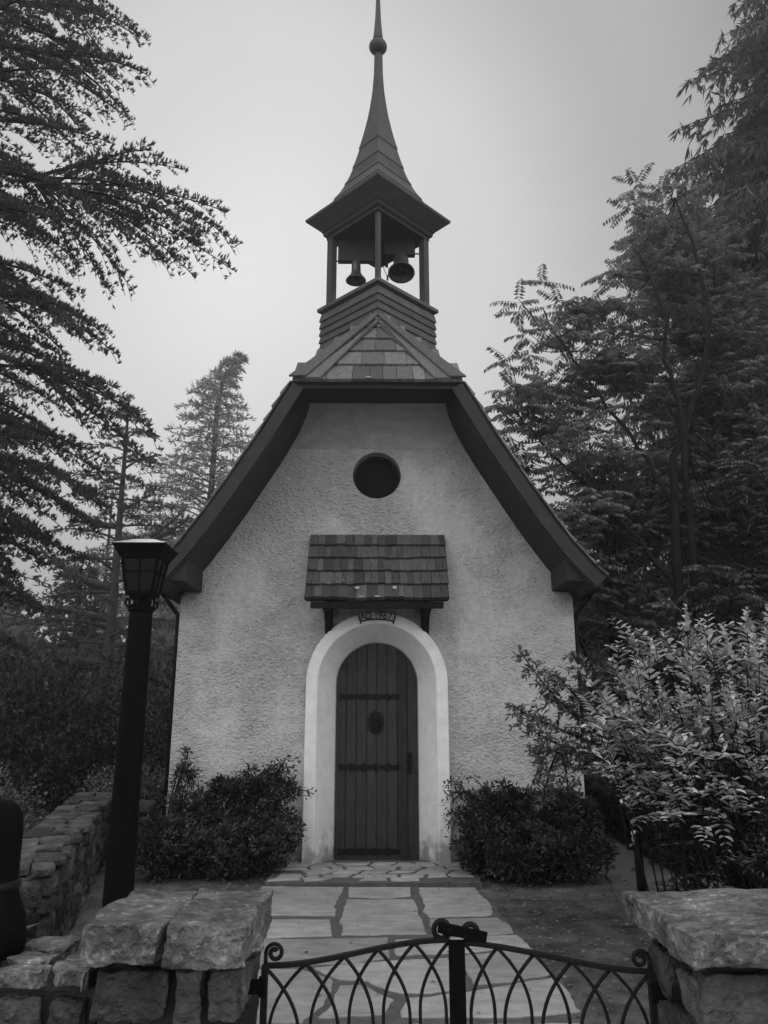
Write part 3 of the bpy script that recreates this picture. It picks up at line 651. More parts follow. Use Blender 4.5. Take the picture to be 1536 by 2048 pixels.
pillar('stone gate pillar left of the iron gate, with two rough cap slabs', -.885, -.43, 2.72, 3.12, .965,
       [(-.915, -.672, 2.66, 3.17, .115, .01), (-.662, -.395, 2.655, 3.165, .125, -.015)],
       [(-.885, -.655, .685, .825), (-.625, -.545, .66, .83), (-.52, -.43, .69, .83)], 31)
pillar('stone gate pillar right of the iron gate, with one broad rough cap slab', .985, 1.55, 2.66, 3.10, .965,
       [(.935, 1.60, 2.58, 3.15, .10, .03)], [(1.0, 1.28, .60, .83), (1.30, 1.52, .66, .83)], 47)
lw = thing('low_stone_wall', 'low rubble stone wall with crazy stone top left of the left gate pillar', 'wall', (-2.5, 2.9, 0))
lc = MB(); lc.box(-6, -.90, 2.80, 3.03, 0, .75); lc.build('core', M['mortar'], lw)
lb = MB(); masonry(lb, -6, -.91, 2.79, 0, .76, 61, wmin=.09, wmax=.24, hmin=.12, hmax=.24); masonry(lb, -6, -.90, 3.04, 0, .76, 62); lb.build('stonework', M['moss'], lw)
lcap = MB(); random.seed(17); x = -6.
while x < -.93:
    wd = random.uniform(.13, .30); wd = min(wd, -.92-x); cuts = [2.73, 2.73+random.uniform(.07, .12), 2.73+random.uniform(.18, .25), 3.12]; wd *= .8
    for a, b in zip(cuts, cuts[1:]):
        if random.random() < .06: continue
        rock(lcap, (x+wd/2+random.uniform(-.02, .02), (a+b)/2, .795+random.uniform(-.012, .012)), (wd-.012, b-a-.014, .05), random.random()*500, .12, .022, 9, random.uniform(-.4, .4), fr=6, flat=.5)
    x += wd
lcm = MB(); lcm.box(-6, -.92, 2.77, 3.08, .75, .795); lcm.build('cap_mortar', M['mortar'], lw)
lcap.build('cap_stones', M['cap'], lw)
# small wall to the right of the right pillar
rw_ = thing('low_stone_wall', 'low rubble stone wall running out of frame from the right gate pillar', 'wall', (2.9, 2.9, 0))
q = MB(); masonry(q, 1.57, 5, 2.79, 0, .80, 71); masonry(q, 1.57, 5, 3.02, 0, .80, 72); q.build('stonework', M['stone'], rw_); q = MB(); q.box(1.58, 5, 2.82, 2.99, 0, .78); q.build('core', M['mortar'], rw_)
q = MB(); x = 1.62
while x < 4.9: wd = random.uniform(.25, .5); rock(q, (x+wd/2, 2.9, .84), (wd-.02, .38, .08), random.random()*500, .2, .015, 8, fr=4); x += wd
q.build('cap_stones', M['cap'], rw_)
bo_ = thing('bollard', 'black round-topped iron bollard on the low wall at the left frame edge', 'bollard', (-1.345, 2.92, .82))
q = MB(); q.lathe((-1.345, 2.92, 0), [(.001, .815), (.135, .815), (.14, .85), (.128, .93), (.098, 1.0), (.092, 1.06), (.090, 1.20), (.085, 1.25), (.07, 1.285), (.04, 1.308), (.001, 1.315)], 28); q.build('post', M['ironflat'], bo_)
q = MB(); q.lathe((-1.345, 2.92, 0), [(.092, 1.015), (.103, 1.022), (.103, 1.04), (.092, 1.047)], 28); q.build('band', M['iron'], bo_)

# garden wall on the left, running back beside the gravel
gw = thing('garden_wall', 'mossy dry stone garden wall running back on the left behind the lamp post', 'wall', (-2.6, 7.2, 0))
def gwx(y): return -2.02-(y-5.2)*.255
q = MB(); random.seed(77); y = 5.15
while y < 9.6:
    d = random.uniform(.16, .32); z = .64
    while z > .02:
        h = min(random.uniform(.09, .2), z); rock(q, (gwx(y+d/2)-.03, y+d/2, z-h/2), (.12, d-.02, h-.012), random.random()*900, .3, .02, 5, .25, fr=5); z -= h
    y += d
x = -2.5
for k in range(12):
    z = .64; xx = -3.2+k*.1+.05
    while z > .02: h = min(random.uniform(.1, .2), z); rock(q, (-2.08-.12*k*.35-.03, 5.15, z-h/2), (.13, .12, h-.012), random.random()*900, .3, .015, 4, fr=5); z -= h
# far return along the back, towards the chapel corner
y = 9.6; x = gwx(9.6)
while x < -2.6:
    wd = random.uniform(.2, .35); z = .64
    while z > .02: h = min(random.uniform(.1, .2), z); rock(q, (x+wd/2, 9.6, z-h/2), (wd-.02, .12, h-.012), random.random()*900, .3, .02, 4, fr=5); z -= h
    x += wd
q.build('stonework', M['moss'], gw)
q = MB(); q.hexa([(gwx(5.2)-.36, 5.2, 0), (gwx(5.2)-.06, 5.2, 0), (gwx(9.6)-.06, 9.6, 0), (gwx(9.6)-.36, 9.6, 0), (gwx(5.2)-.36, 5.2, .64), (gwx(5.2)-.06, 5.2, .64), (gwx(9.6)-.06, 9.6, .64), (gwx(9.6)-.36, 9.6, .64)]); q.build('core', M['mortar'], gw)
q = MB(); y = 5.1
while y < 9.7:
    d = random.uniform(.22, .42); a = 0.
    while a < .40:
        ww = random.uniform(.14, .3); ww = min(ww, .46-a); rock(q, (gwx(y+d/2)-.42+a+ww/2, y+d/2, .672+random.uniform(-.012, .012)), (ww-.01, d-.01, .05), random.random()*900, .25, .018, 6, .25+random.uniform(-.2, .2), fr=4, flat=.6); a += ww
    y += d
q.build('cap_stones', M['stone'], gw)

GY = 2.9
def interp(xs, ys, x): return float(np.interp(x, xs, ys))
def scroll(mb, c, r0, a0, turns, d, r=.0075, n=26, shrink=.62):
    pts = []
    for i in range(n+1):
        t = i/n; a = a0+d*turns*2*PI*t; rr = r0*(1-shrink*t); pts.append((c[0]+rr*math.cos(a), GY, c[1]+rr*math.sin(a)))
    mb.tube(pts, [r*(1+.25*i/n) for i in range(n+1)], 8)
def gate_leaf(label, rail, A, hx, meet):
    xs = [p[0] for p in rail]; zs = [p[1] for p in rail]
    t = thing('gate_leaf', label, 'gate', (hx, GY, 0), 'pair of wrought iron gate leaves')
    m = MB(); px = np.linspace(xs[0], xs[-1], 22)
    # smooth rail
    k = np.polyfit(xs, zs, 4); zf = lambda x: float(np.polyval(k, x))
    P = [(float(x), zf(x)) for x in px]; V = []; hw = .010
    for x, z in P: V += [(x, GY-hw, z-.010), (x, GY+hw, z-.010), (x, GY+hw, z+.006), (x, GY-hw, z+.006)]
    n = len(P); F = [(4*i+q, 4*i+(q+1) % 4, 4*i+4+(q+1) % 4, 4*i+4+q) for i in range(n-1) for q in range(4)]+[(3, 2, 1, 0), (4*n-4, 4*n-3, 4*n-2, 4*n-1)]
    F = [f[::-1] for f in F]; m.add(V, F)
    m.build('top_rail', M['iron'], t, .003)
    m = MB()
    for i in range(len(A)-1):
        S = A[i+1]-A[i]
        for x0, dx, yy in [(A[i], .86*S, -.004), (A[i+1], -.86*S, .004)]:
            z0 = zf(x0)-.006; pts = []
            for j in range(13):
                s = j/12; pts.append((x0+dx*(1-(1-s)**2.1), GY+yy, z0-.21*s))
            pts += [(x0+dx, GY+yy, .45), (x0+dx, GY+yy, .13)]; m.tube(pts, .0062, 6)
    m.build('arched_bars', M['iron'], t)
    m = MB(); m.box(hx-.011, hx+.011, GY-.011, GY+.011, .06, zf(hx)+.0); m.build('hinge_stile', M['iron'], t, .002)
    m = MB(); x0, x1 = sorted([hx, meet]); m.box(x0, x1, GY-.008, GY+.008, .11, .135); m.build('bottom_rail', M['iron'], t, .002)
    return t, zf
s_ = .00169; X = lambda px: -.385+(px-525)*s_
gl_, zf = gate_leaf('left leaf of the low wrought iron gate, with meeting stile and latch', [(X(528), .786), (X(565), .786), (X(612), .795), (X(689), .816), (X(755), .836), (X(825), .855), (X(900), .862)],
    [X(530), X(612), X(689), X(756), X(829), X(900)], X(530), X(900))
m = MB(); m.box(.243, .298, GY-.014, GY-.002, .07, .862); m.box(.263, .268, GY-.017, GY-.013, .66, .70); m.build('meeting_stile', M['ironflat'], gl_, .003)
m = MB(); scroll(m, (.222, .893), .029, -PI/2, .98, -1, .0085, shrink=.25); m.build('scroll', M['iron'], gl_)
m = MB(); scroll(m, (X(549), .822), .031, PI*1.02, 1.4, -1, .0065, shrink=.72); m.tube([(X(531), GY, .786), (X(531), GY, .82)], .0075, 6); m.build('scroll', M['iron'], gl_)
m = MB(); m.bar((.208, GY-.02, .905), (.372, GY-.02, .872), .016, .034); m.lathe((.245, GY-.03, .89), [(.001, -.012), (.012, -.01), (.014, 0), (.01, .01), (.001, .012)], 10, Matrix.Rotation(PI/2, 3, 'X')); m.build('latch_bar', M['ironflat'], gl_, .005)
for z in (.72, .22):
    m = MB(); m.box(X(530)-.055, X(530)-.009, GY-.014, GY+.014, z-.02, z+.02); m.lathe((X(530)-.004, GY, z), [(.001, -.03), (.016, -.03), (.016, .03), (.001, .03)], 10); m.build('hinge', M['ironflat'], gl_, .002)
gr_, zf2 = gate_leaf('right leaf of the low wrought iron gate, sloping down to the right pillar', [(X(926), .855), (X(936), .852), (X(995), .842), (X(1069), .820), (X(1143), .797), (X(1221), .775), (X(1299), .764)],
    [X(930), X(995), X(1069), X(1143), X(1221), X(1300)], X(1300), X(930))
m = MB(); m.box(.272, .296, GY+.002, GY+.016, .07, .856); m.build('meeting_stile', M['ironflat'], gr_, .003)
m = MB(); scroll(m, (.318, .885), .027, -PI/2, .98, 1, .0085, shrink=.25); m.build('scroll', M['iron'], gr_)
m = MB(); scroll(m, (X(1281), .800), .030, -.05, 1.4, 1, .0065, shrink=.72); m.tube([(X(1299), GY, .764), (X(1299), GY, .80)], .0075, 6); m.build('scroll', M['iron'], gr_)
for z in (.70, .22):
    m = MB(); m.box(X(1300)+.009, X(1300)+.07, GY-.014, GY+.014, z-.02, z+.02); m.lathe((X(1300)+.004, GY, z), [(.001, -.03), (.016, -.03), (.016, .03), (.001, .03)], 10); m.build('hinge', M['ironflat'], gr_, .002)

# ================================================================ FOLIAGE TOOLS (numpy)
def unit(a): return a/np.maximum(np.linalg.norm(a, axis=-1, keepdims=True), 1e-9)
def np_mesh(name, V, F, m, parent, tone=None):
    """F: (n,4) quads"""
    me = bpy.data.meshes.new(name); nv, nf = len(V), len(F)
    me.vertices.add(nv); me.vertices.foreach_set('co', V.astype(np.float32).ravel())
    me.loops.add(nf*4); me.polygons.add(nf)
    me.polygons.foreach_set('loop_start', np.arange(0, nf*4, 4, dtype=np.int32)); me.loops.foreach_set('vertex_index', F.astype(np.int32).ravel())
    me.update(calc_edges=True)
    a = me.attributes.new('tone', 'FLOAT', 'FACE'); a.data.foreach_set('value', (np.full(nf, .5) if tone is None else tone).astype(np.float32))
    return link(name, me, m, parent)
class Fol:
    def __init__(s): s.V = []; s.F = []; s.T = []; s.n = 0
    def put(s, V, F, T): s.V.append(V); s.F.append(F+s.n); s.T.append(T); s.n += len(V)
    def blades(s, P, D, ln, wd, rng, k=.45, tone=None, nrm=None):
        """diamond leaves from points P along D"""
        P = np.asarray(P, float); D = unit(np.asarray(D, float)); n = len(P)
        if n == 0: return
        ln = np.broadcast_to(ln, n)[:, None]; wd = np.broadcast_to(wd, n)[:, None]
        r = rng.normal(size=(n, 3)) if nrm is None else nrm
        S = unit(np.cross(D, r)); a = P; b = P+D*ln*k+S*wd/2; c = P+D*ln; d = P+D*ln*k-S*wd/2
        V = np.stack([a, b, c, d], 1).reshape(-1, 3); F = np.arange(4*n).reshape(-1, 4)
        s.put(V, F, rng.random(n) if tone is None else np.broadcast_to(tone, n))
    def leaves(s, P, D, Nn, ln, wd, rng, fold=.25, tone=None):
        """folded oval leaves: two quads each"""
        P = np.asarray(P, float); D = unit(np.asarray(D, float)); n = len(P)
        if n == 0: return
        Nn = np.asarray(Nn, float); S = unit(np.cross(D, Nn)); U = np.cross(S, D); ln = np.broadcast_to(ln, n)[:, None]; wd = np.broadcast_to(wd, n)[:, None]
        a = P; t = P+D*ln-U*ln*.08
        l1 = P+D*ln*.28+S*wd*.42+U*wd*fold*.8; l2 = P+D*ln*.68+S*wd*.40+U*wd*fold*.7; r1 = P+D*ln*.28-S*wd*.42+U*wd*fold*.8; r2 = P+D*ln*.68-S*wd*.40+U*wd*fold*.7
        V = np.stack([a, l1, l2, t, r2, r1], 1).reshape(-1, 3); i = np.arange(n)[:, None]*6
        F = np.concatenate([i+np.array([0, 1, 2, 3]), i+np.array([3, 4, 5, 0])]); T = rng.random(n) if tone is None else np.broadcast_to(tone, n)
        s.put(V, F, np.concatenate([T, T]))
    def sticks(s, A, B, wd, rng):
        A = np.asarray(A, float); B = np.asarray(B, float); n = len(A)
        if n == 0: return
        D = unit(B-A); S = unit(np.cross(D, rng.normal(size=(n, 3)))); wd = np.broadcast_to(wd, n)[:, None]
        V = np.stack([A-S*wd/2, A+S*wd/2, B+S*wd*.3, B-S*wd*.3], 1).reshape(-1, 3); s.put(V, np.arange(4*n).reshape(-1, 4), np.full(n, .2))
    def build(s, name, m, parent): return np_mesh(name, np.concatenate(s.V), np.concatenate(s.F), m, parent, np.concatenate(s.T))
UP = np.array([0, 0, 1.])
def curve(a, b, arch_, n=14, side=None):
    a = np.array(a, float); b = np.array(b, float); t = np.linspace(0, 1, n)[:, None]
    p = a+(b-a)*t+UP*arch_*4*t*(1-t)
    if side is not None: p = p+np.array(side)*4*t*(1-t)
    return p
def wood(mb, pts, r0, r1, n=5): mb.tube([tuple(p) for p in pts], list(np.linspace(r0, r1, len(pts))), n, False)

def conifer_limb(fol, mb, base, tip, arch_, rng, spread=.55, frac=.45, dens=5., tuft=.05, tw=.016, tk=4, r0=.05, droop=.25, tert=.16, upt=.7, step=.045, minsec=.12, start=.12, tertp=.8, rnd=.35, cone=.30):
    P = curve(base, tip, arch_, 18); L = float(np.linalg.norm(np.diff(P, axis=0), axis=1).sum())
    wood(mb, P, r0, .006, 5)
    ns = max(6, int(L*dens)); PP = []; DD = []
    ax = np.linspace(0, 1, 18)
    TP = []; TD = []; A_ = []; B_ = []
    for j in range(ns*2):
        t = start+(1-start)*((j//2)+rng.random()*.7)/ns; t = min(t, .985); sgn = 1 if j % 2 else -1
        b = np.array([np.interp(t, ax, P[:, q]) for q in range(3)]); b2 = np.array([np.interp(min(1, t+.03), ax, P[:, q]) for q in range(3)]); T = unit(b2-b)
        S = unit(np.cross(T, UP))*sgn; ang = spread*rng.uniform(.7, 1.3)
        d = unit(T*math.cos(ang)+S*math.sin(ang)+UP*rng.normal()*.12)
        l2 = (minsec+frac*L*(1-t)**.75*min(1, (t/.35)**.5))*rng.uniform(.65, 1.15)
        m = max(3, int(l2/.12)); u = np.linspace(0, 1, m+1)[:, None]
        q = b+d*l2*u-UP*droop*l2*u**2
        A_.append(q[:-1]); B_.append(q[1:])
        nt_ = max(2, int(l2/step)); uu = (np.arange(nt_)+rng.random(nt_))/nt_; qq = b+d*l2*uu[:, None]-UP*droop*l2*(uu**2)[:, None]
        dd = unit(d-UP*2*droop*uu[:, None]); TP.append(qq); TD.append(dd)
        # short side twigs
        if tert > 0 and l2 > .25:
            k = int(nt_*tertp*.5)
            if k:
                uu = rng.uniform(.1, .95, k); q0 = b+d*l2*uu[:, None]-UP*droop*l2*(uu**2)[:, None]; s2 = unit(np.cross(d, UP))*np.where(rng.random(k) < .5, 1, -1)[:, None]
                d3 = unit(d+s2*rng.uniform(.5, 1.1, k)[:, None]+UP*rng.normal(0, .2, k)[:, None]-UP*droop*.6); l3 = tert*rng.uniform(.4, 1.2, k)*(1.1-uu*.5)
                q1 = q0+d3*l3[:, None]; A_.append(q0); B_.append(q1); c = max(2, int(tert/step))
                for z in range(c): TP.append(q0+d3*(l3*(z+.6)/c)[:, None]); TD.append(d3)
    # main axis tufts near the tip
    k = int(L*.6/step); u = rng.uniform(.4, 1, k); TP.append(np.stack([np.interp(u, ax, P[:, q]) for q in range(3)], 1)); TD.append(np.repeat(unit(P[-1]-P[-4])[None], k, 0))
    TP = np.concatenate(TP); TD = np.concatenate(TD); A_ = np.concatenate(A_); B_ = np.concatenate(B_)
    fol.sticks(A_, B_, .012, rng)
    n = len(TP)
    base_d = unit(TD*.5+UP*upt*rng.uniform(.5, 1.3, n)[:, None]+rng.normal(size=(n, 3))*rnd)
    for i in range(tk):
        D = unit(base_d+rng.normal(size=(n, 3))*cone)
        fol.blades(TP, D, tuft*rng.uniform(.6, 1.3, n), tw, rng)

def conifer_tree(name, label, cat, base, H, trunk_r, limbs, seed, m, barkm, group=None, trunk=None, **kw):
    rng = np.random.default_rng(seed); t = thing(name, label, cat, tuple(base), group); f = Fol(); mb = MB(); tr = MB()
    if trunk is None: trunk = [(base[0], base[1], base[2]-.1), (base[0]+.05, base[1], base[2]+H*.4), (base[0], base[1], base[2]+H)]
    tp = np.array(trunk, float); tt_ = np.linspace(0, 1, len(tp)); u = np.linspace(0, 1, 24); P = np.stack([np.interp(u, tt_, tp[:, q]) for q in range(3)], 1); wood(tr, P, trunk_r, .02, 9)
    for (b, tip, ar, r0) in limbs: conifer_limb(f, mb, b, tip, ar, rng, r0=r0, **kw)
    tr.build('trunk', barkm, t); mb.build('branches', barkm, t); f.build('crown', m, t); return t
def auto_limbs(base, H, R, n, seed, z0=.1, up=.0, drp=.12, pw=.8, lop=None, az=None, bend=None):
    rng = random.Random(seed); out = []; g = 0
    for i in range(n):
        h = z0+(1-z0)*(i+rng.random())/n; g += 2.4+rng.uniform(-.3, .3); a = g
        if az: a = rng.uniform(*az)
        l = R*(1-h)**pw*rng.uniform(.7, 1.12)+.25
        bx = base[0]+(bend(h) if bend else 0); b = (bx, base[1], base[2]+h*H)
        tip = (bx+l*math.cos(a), base[1]+l*math.sin(a), base[2]+h*H+l*(up-drp*rng.uniform(.5, 1.6))); out.append((b, tip, l*rng.uniform(.03, .12), .02+.02*l*.3))
    return out

# ---- 1 near cedar on the left: trunk just out of frame, hero limbs reach in at measured places
cb_ = (-7.4, 10.4, 0)
groups = [(13.2, (-5.3, 12.8), [(-4.373,12.434),(-4.75,12.2),(-4.5,12.6)]),
 (12.3, (-5.1, 11.8), [(-3.605,11.342),(-4.016,11.55),(-3.834,10.511),(-4.3,10.9)]),
 (10.0, (-4.9, 9.35), [(-3.46,9.965),(-2.94,9.61),(-2.257,8.869),(-2.059,8.317),(-2.134,7.899),(-2.674,7.773),(-3.524,7.5),(-3.848,7.482),(-2.5,8.5),(-3.1,8.0),(-4.4,7.9),(-4.1,9.7)]),
 (7.9, (-5.3, 7.5), [(-4.777,7.396),(-3.976,6.922),(-3.692,6.532),(-4.096,6.686),(-4.4,6.5)]),
 (6.9, (-5.0, 6.35), [(-3.61,5.997),(-2.997,5.257),(-3.106,4.895),(-3.5,5.3),(-4.0,5.4),(-3.3,5.6)]),
 (5.5, (-5.1, 4.9), [(-3.672,4.399),(-3.766,3.983),(-3.5,4.1),(-4.1,4.2)]),
 (4.4, (-5.2, 4.0), [(-4.238,3.442),(-4.348,3.846),(-4.519,3.046),(-4.7,3.3)])]
limbs = []; rr = random.Random(4)
for bz, nd, tips in groups:
    N0 = np.array([nd[0], 10.1, nd[1]]); B0_ = np.array([cb_[0], cb_[1], bz]); limbs.append((tuple(B0_), (nd[0]+.5, 10.1, nd[1]-.12), .15, .07))
    for (x, z) in tips:
        dy = rr.uniform(-.7, 1.1); k = (10+dy)/10.; tip = (x*k, 10+dy, 1.6+(z-1.6)*k); u = rr.uniform(.72, 1.05); o = B0_+(N0-B0_)*u; ln = abs(tip[0]-o[0]); limbs.append((tuple(o), tip, ln*rr.uniform(.06, .14), .024))
for i in range(66):       # filling limbs, shorter, on all visible heights
    z = 2.9+i*.195; a = rr.uniform(-1.0, 1.0); l = rr.uniform(2.3, 3.35)+(.5*rr.random() if z < 7.0 else 0)
    limbs.append(((cb_[0], cb_[1], z), (cb_[0]+l*math.cos(a), cb_[1]+l*math.sin(a), z-l*rr.uniform(.05, .35)), l*.08, .045))
for i in range(12):       # far side, seen from elsewhere
    z = 2.6+i*1.1; a = rr.uniform(1.3, 5.2); l = rr.uniform(2.0, 3.2); limbs.append(((cb_[0], cb_[1], z), (cb_[0]+l*math.cos(a), cb_[1]+l*math.sin(a), z-l*.1), l*.08, .05))
conifer_tree('cedar_tree', 'large dark cedar reaching in from the left frame edge with long horizontal sprays', 'cedar tree', cb_, 17, .32, limbs, 11, M['fol_cedar'], M['bark'], 'conifers on the left',
    spread=.50, frac=.36, dens=3.7, tuft=.088, tw=.019, tk=7, droop=.36, tert=.20, step=.074, upt=1.0, rnd=.20, cone=.25)
# ---- 2 pale-trunked cedar behind it with up-swept boughs
b2_ = (-5.55, 16, 0); limbs = []
for (x, z, dx, dz, r) in [(-5.5, 3.5, -1.9, .3, .09), (-5.6, 4.2, -1.7, 1.0, .10), (-5.55, 5.0, 1.5, .85, .10), (-5.6, 5.5, -1.3, .7, .07), (-5.58, 5.9, 1.0, .35, .04), (-5.55, 6.4, -.9, .1, .03), (-5.5, 6.8, .8, .1, .03), (-5.55, 7.2, -.7, -.05, .02), (-5.5, 7.5, .5, -.05, .02), (-5.5, 3.0, 1.6, -.3, .05), (-5.5, 2.6, -2.2, .1, .09), (-5.5, 4.3, 1.4, -.1, .04), (-5.5, 2.2, 1.2, -.1, .04), (-5.5, 7.9, .3, .05, .02), (-5.5, 7.9, -.35, .02, .02)]:
    for yy in ((0, .5) if r > .05 else (-.3,)): limbs.append(((x, 16, z), (x+dx, 16+yy*1.2-.2, z+dz), -.12*abs(dx) if dz > .3 else .05, r))
limbs += auto_limbs((-5.55, 16, 2), 6.4, 2.2, 44, 5, z0=.0)
conifer_tree('cedar_tree', 'thin hazy cedar with pale trunk and bare up-curved boughs just above the lamp', 'cedar tree', b2_, 8.4, .19, limbs, 12, M['fol_far'], M['barkpale'], 'conifers on the left',
    spread=.7, frac=.4, dens=3.0, tuft=.11, tw=.03, tk=3, droop=.15, tert=.2, step=.09, upt=.3)
# ---- 3 conifer behind the chapel's left eave with bent leader
bend = lambda h: (max(0, h-.86)/.14)**2*1.2
t3 = auto_limbs((-8.6, 38, 0), 20.3, 9.6, 230, 9, z0=.08, up=.10, drp=.10, pw=.97, bend=bend)
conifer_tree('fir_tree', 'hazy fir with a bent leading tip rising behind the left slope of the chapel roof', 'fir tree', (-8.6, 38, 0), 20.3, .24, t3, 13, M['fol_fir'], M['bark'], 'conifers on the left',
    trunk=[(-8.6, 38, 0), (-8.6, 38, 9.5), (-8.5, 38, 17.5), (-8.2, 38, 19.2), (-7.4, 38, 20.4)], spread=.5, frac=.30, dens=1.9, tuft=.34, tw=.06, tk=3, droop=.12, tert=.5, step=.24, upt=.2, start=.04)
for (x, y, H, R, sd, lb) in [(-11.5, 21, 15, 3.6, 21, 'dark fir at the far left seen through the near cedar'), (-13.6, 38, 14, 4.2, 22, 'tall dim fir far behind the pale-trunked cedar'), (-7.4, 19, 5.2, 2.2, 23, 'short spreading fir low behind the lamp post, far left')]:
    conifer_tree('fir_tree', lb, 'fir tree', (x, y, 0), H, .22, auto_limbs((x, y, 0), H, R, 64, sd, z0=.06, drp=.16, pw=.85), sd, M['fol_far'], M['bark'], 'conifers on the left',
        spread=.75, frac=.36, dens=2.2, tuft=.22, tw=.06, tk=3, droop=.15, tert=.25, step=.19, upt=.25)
# ---- 4 tall drooping cedar at the right edge, and firs behind
for (x, y, H, R, n, sd, lb, kw) in [
    (12.4, 17, 25.5, 8.8, 440, 31, 'towering weeping cedar filling the upper right edge of the frame', dict(drp=.30, pw=.66)),
    (10.6, 21, 15.0, 4.4, 110, 32, 'dense dark fir behind the feathery ailanthus tree', dict(drp=.25, pw=.6)),
    ]:
    conifer_tree('cedar_tree' if sd == 31 else 'fir_tree', lb, 'cedar tree' if sd == 31 else 'fir tree', (x, y, 0), H, .3, auto_limbs((x, y, 0), H, R, n, sd, z0=.03, **kw), sd, M['fol_far'] if sd != 33 else M['fol_dark'], M['bark'], 'conifers on the right',
        spread=.7, frac=.36, dens=2.8, tuft=.32, tw=.048, tk=5, droop=.75 if sd == 31 else .4, tert=.45, step=.17, upt=-.45 if sd == 31 else -.1, rnd=.3, cone=.22)

# ---- 5 ailanthus trees with pinnate leaves (right)
def pinnate(fol, O, D, L, npair, rng, lw=.054, ll=.152):
    """O,D (n,3): compound leaves arching out and down, leaflets hanging either side"""
    n = len(O); D = unit(D); S = unit(np.cross(D, UP)); A0 = O
    for k in range(npair):
        u = (k+1.2)/(npair+.6); p = O+D*(L*u)[:, None]-UP*(L*.28*u*u)[:, None]; T = unit(D-UP*.56*u)
        fol.sticks(A0, p, .008, rng); A0 = p
        size = ll*(1-.35*abs(u-.45)/.55)
        for sg in (-1, 1):
            dd = unit(S*sg*.75+T*.35-UP*rng.uniform(.35, .9, n)[:, None]); fol.blades(p, dd, size*rng.uniform(.8, 1.1, n), lw, rng, .4, nrm=np.cross(dd, T)+rng.normal(size=(n, 3))*.25)
def rosettes(fol, pts, rng, nl=9, L=.55, dirs=None, **kw):
    O = []; D = []; LL = []
    for i, p in enumerate(pts):
        k = nl+rng.integers(-2, 3); a = rng.random()*6.28; h = rng.uniform(.3, .6, k)
        for j in range(k):
            an = a+j*2.4; el = rng.uniform(-.15, .75); O.append(p-UP*(rng.random()*.3)); D.append((math.cos(an)*math.cos(el), math.sin(an)*math.cos(el), math.sin(el))); LL.append(L*rng.uniform(.7, 1.15))
    pinnate(fol, np.array(O), np.array(D), np.array(LL), 9, rng, **kw)
def ail_tree(label, base, stems, hero, blobs, seed, m, nl=8):
    rng = np.random.default_rng(seed); t = thing('ailanthus_tree', label, 'tree', base, 'feathery trees on the right'); tr = MB(); br = MB(); f = Fol()
    nodes = []
    for pts, r0, r1 in stems:
        p = np.array(pts, float); u = np.linspace(0, 1, len(p)); uu = np.linspace(0, 1, 16); P = np.stack([np.interp(uu, u, p[:, q]) for q in range(3)], 1); P[1:-1] += rng.normal(0, .03, (14, 3)); wood(tr, P, r0, r1, 7); nodes += list(P[5:])
    nodes = np.array(nodes); pts = [np.array(h) for h in hero]
    for (c, r, n) in blobs:
        v = unit(rng.normal(size=(n, 3)))*(rng.random((n, 1))**.45)*np.array(r); pts += list(v+np.array(c))
    pts = np.array(pts)
    for p in pts:
        c = p-np.array([0, 0, .7]); dd = np.linalg.norm(nodes-c, axis=1)+np.where(nodes[:, 2] > p[2]-.1, 3, 0); q = nodes[dd.argmin()]
        P = curve(q, p, -.12*np.linalg.norm(p-q), 7, rng.normal(0, .06, 3))
        if rng.random() < .30 or np.linalg.norm(p-q) < .9: wood(br, P, .013, .005, 4)
    rosettes(f, pts, rng, nl)
    tr.build('trunk', M['bark'], t); br.build('branches', M['bark'], t); f.build('crown', m, t)
ail_tree('broad feathery tree low at the right frame edge behind the pale shrub', (10.2, 14.4, 0),
    [([(10.2, 14.4, -.1), (10.0, 14.4, 2.5), (9.6, 14.4, 5.5)], .07, .02), ([(10.1, 14.4, 1.5), (11, 14.4, 3.5), (11.2, 14.6, 6)], .05, .02)],
    [], [((9.4, 14.6, 5.6), (1.9, .9, 2.2), 110), ((11, 14.4, 4.0), (1.6, .9, 1.6), 60), ((8.6, 14.2, 3.2), (1.6, .8, 1.0), 50)], 43, M['fol_leaf'])
ail_tree('small feathery tree behind the chapel right wall and the clipped hedge', (5.2, 16.2, 0),
    [([(5.2, 16.2, -.1), (5.1, 16.2, 1.6), (5.0, 16.2, 3.4)], .05, .02)], [], [((5.0, 16.2, 3.9), (1.3, .8, .9), 44), ((5.6, 16.4, 2.4), (1.0, .7, .6), 22)], 44, M['fol_leaf'])
heroA = [(5.089,13,11.8),(4.95,13,11.3),(5.6,13.1,11.8),(6.2,13,11.8),(4.9,13,10.5),(4.35,13,9.8),(3.1,13,9.8),(2.65,13,9.2),(3.5,13.2,9.3),(2.75,12.9,8.5),(2.4,13,8.0),(2.5,13.1,7.6),(2.1,13,7.1),(3.3,12.8,8.6),(2.35,13,6.6),(3.7,13,8.8),(4.2,13,9.2),(4.7,13,9.9),(5.3,13,10.9)]
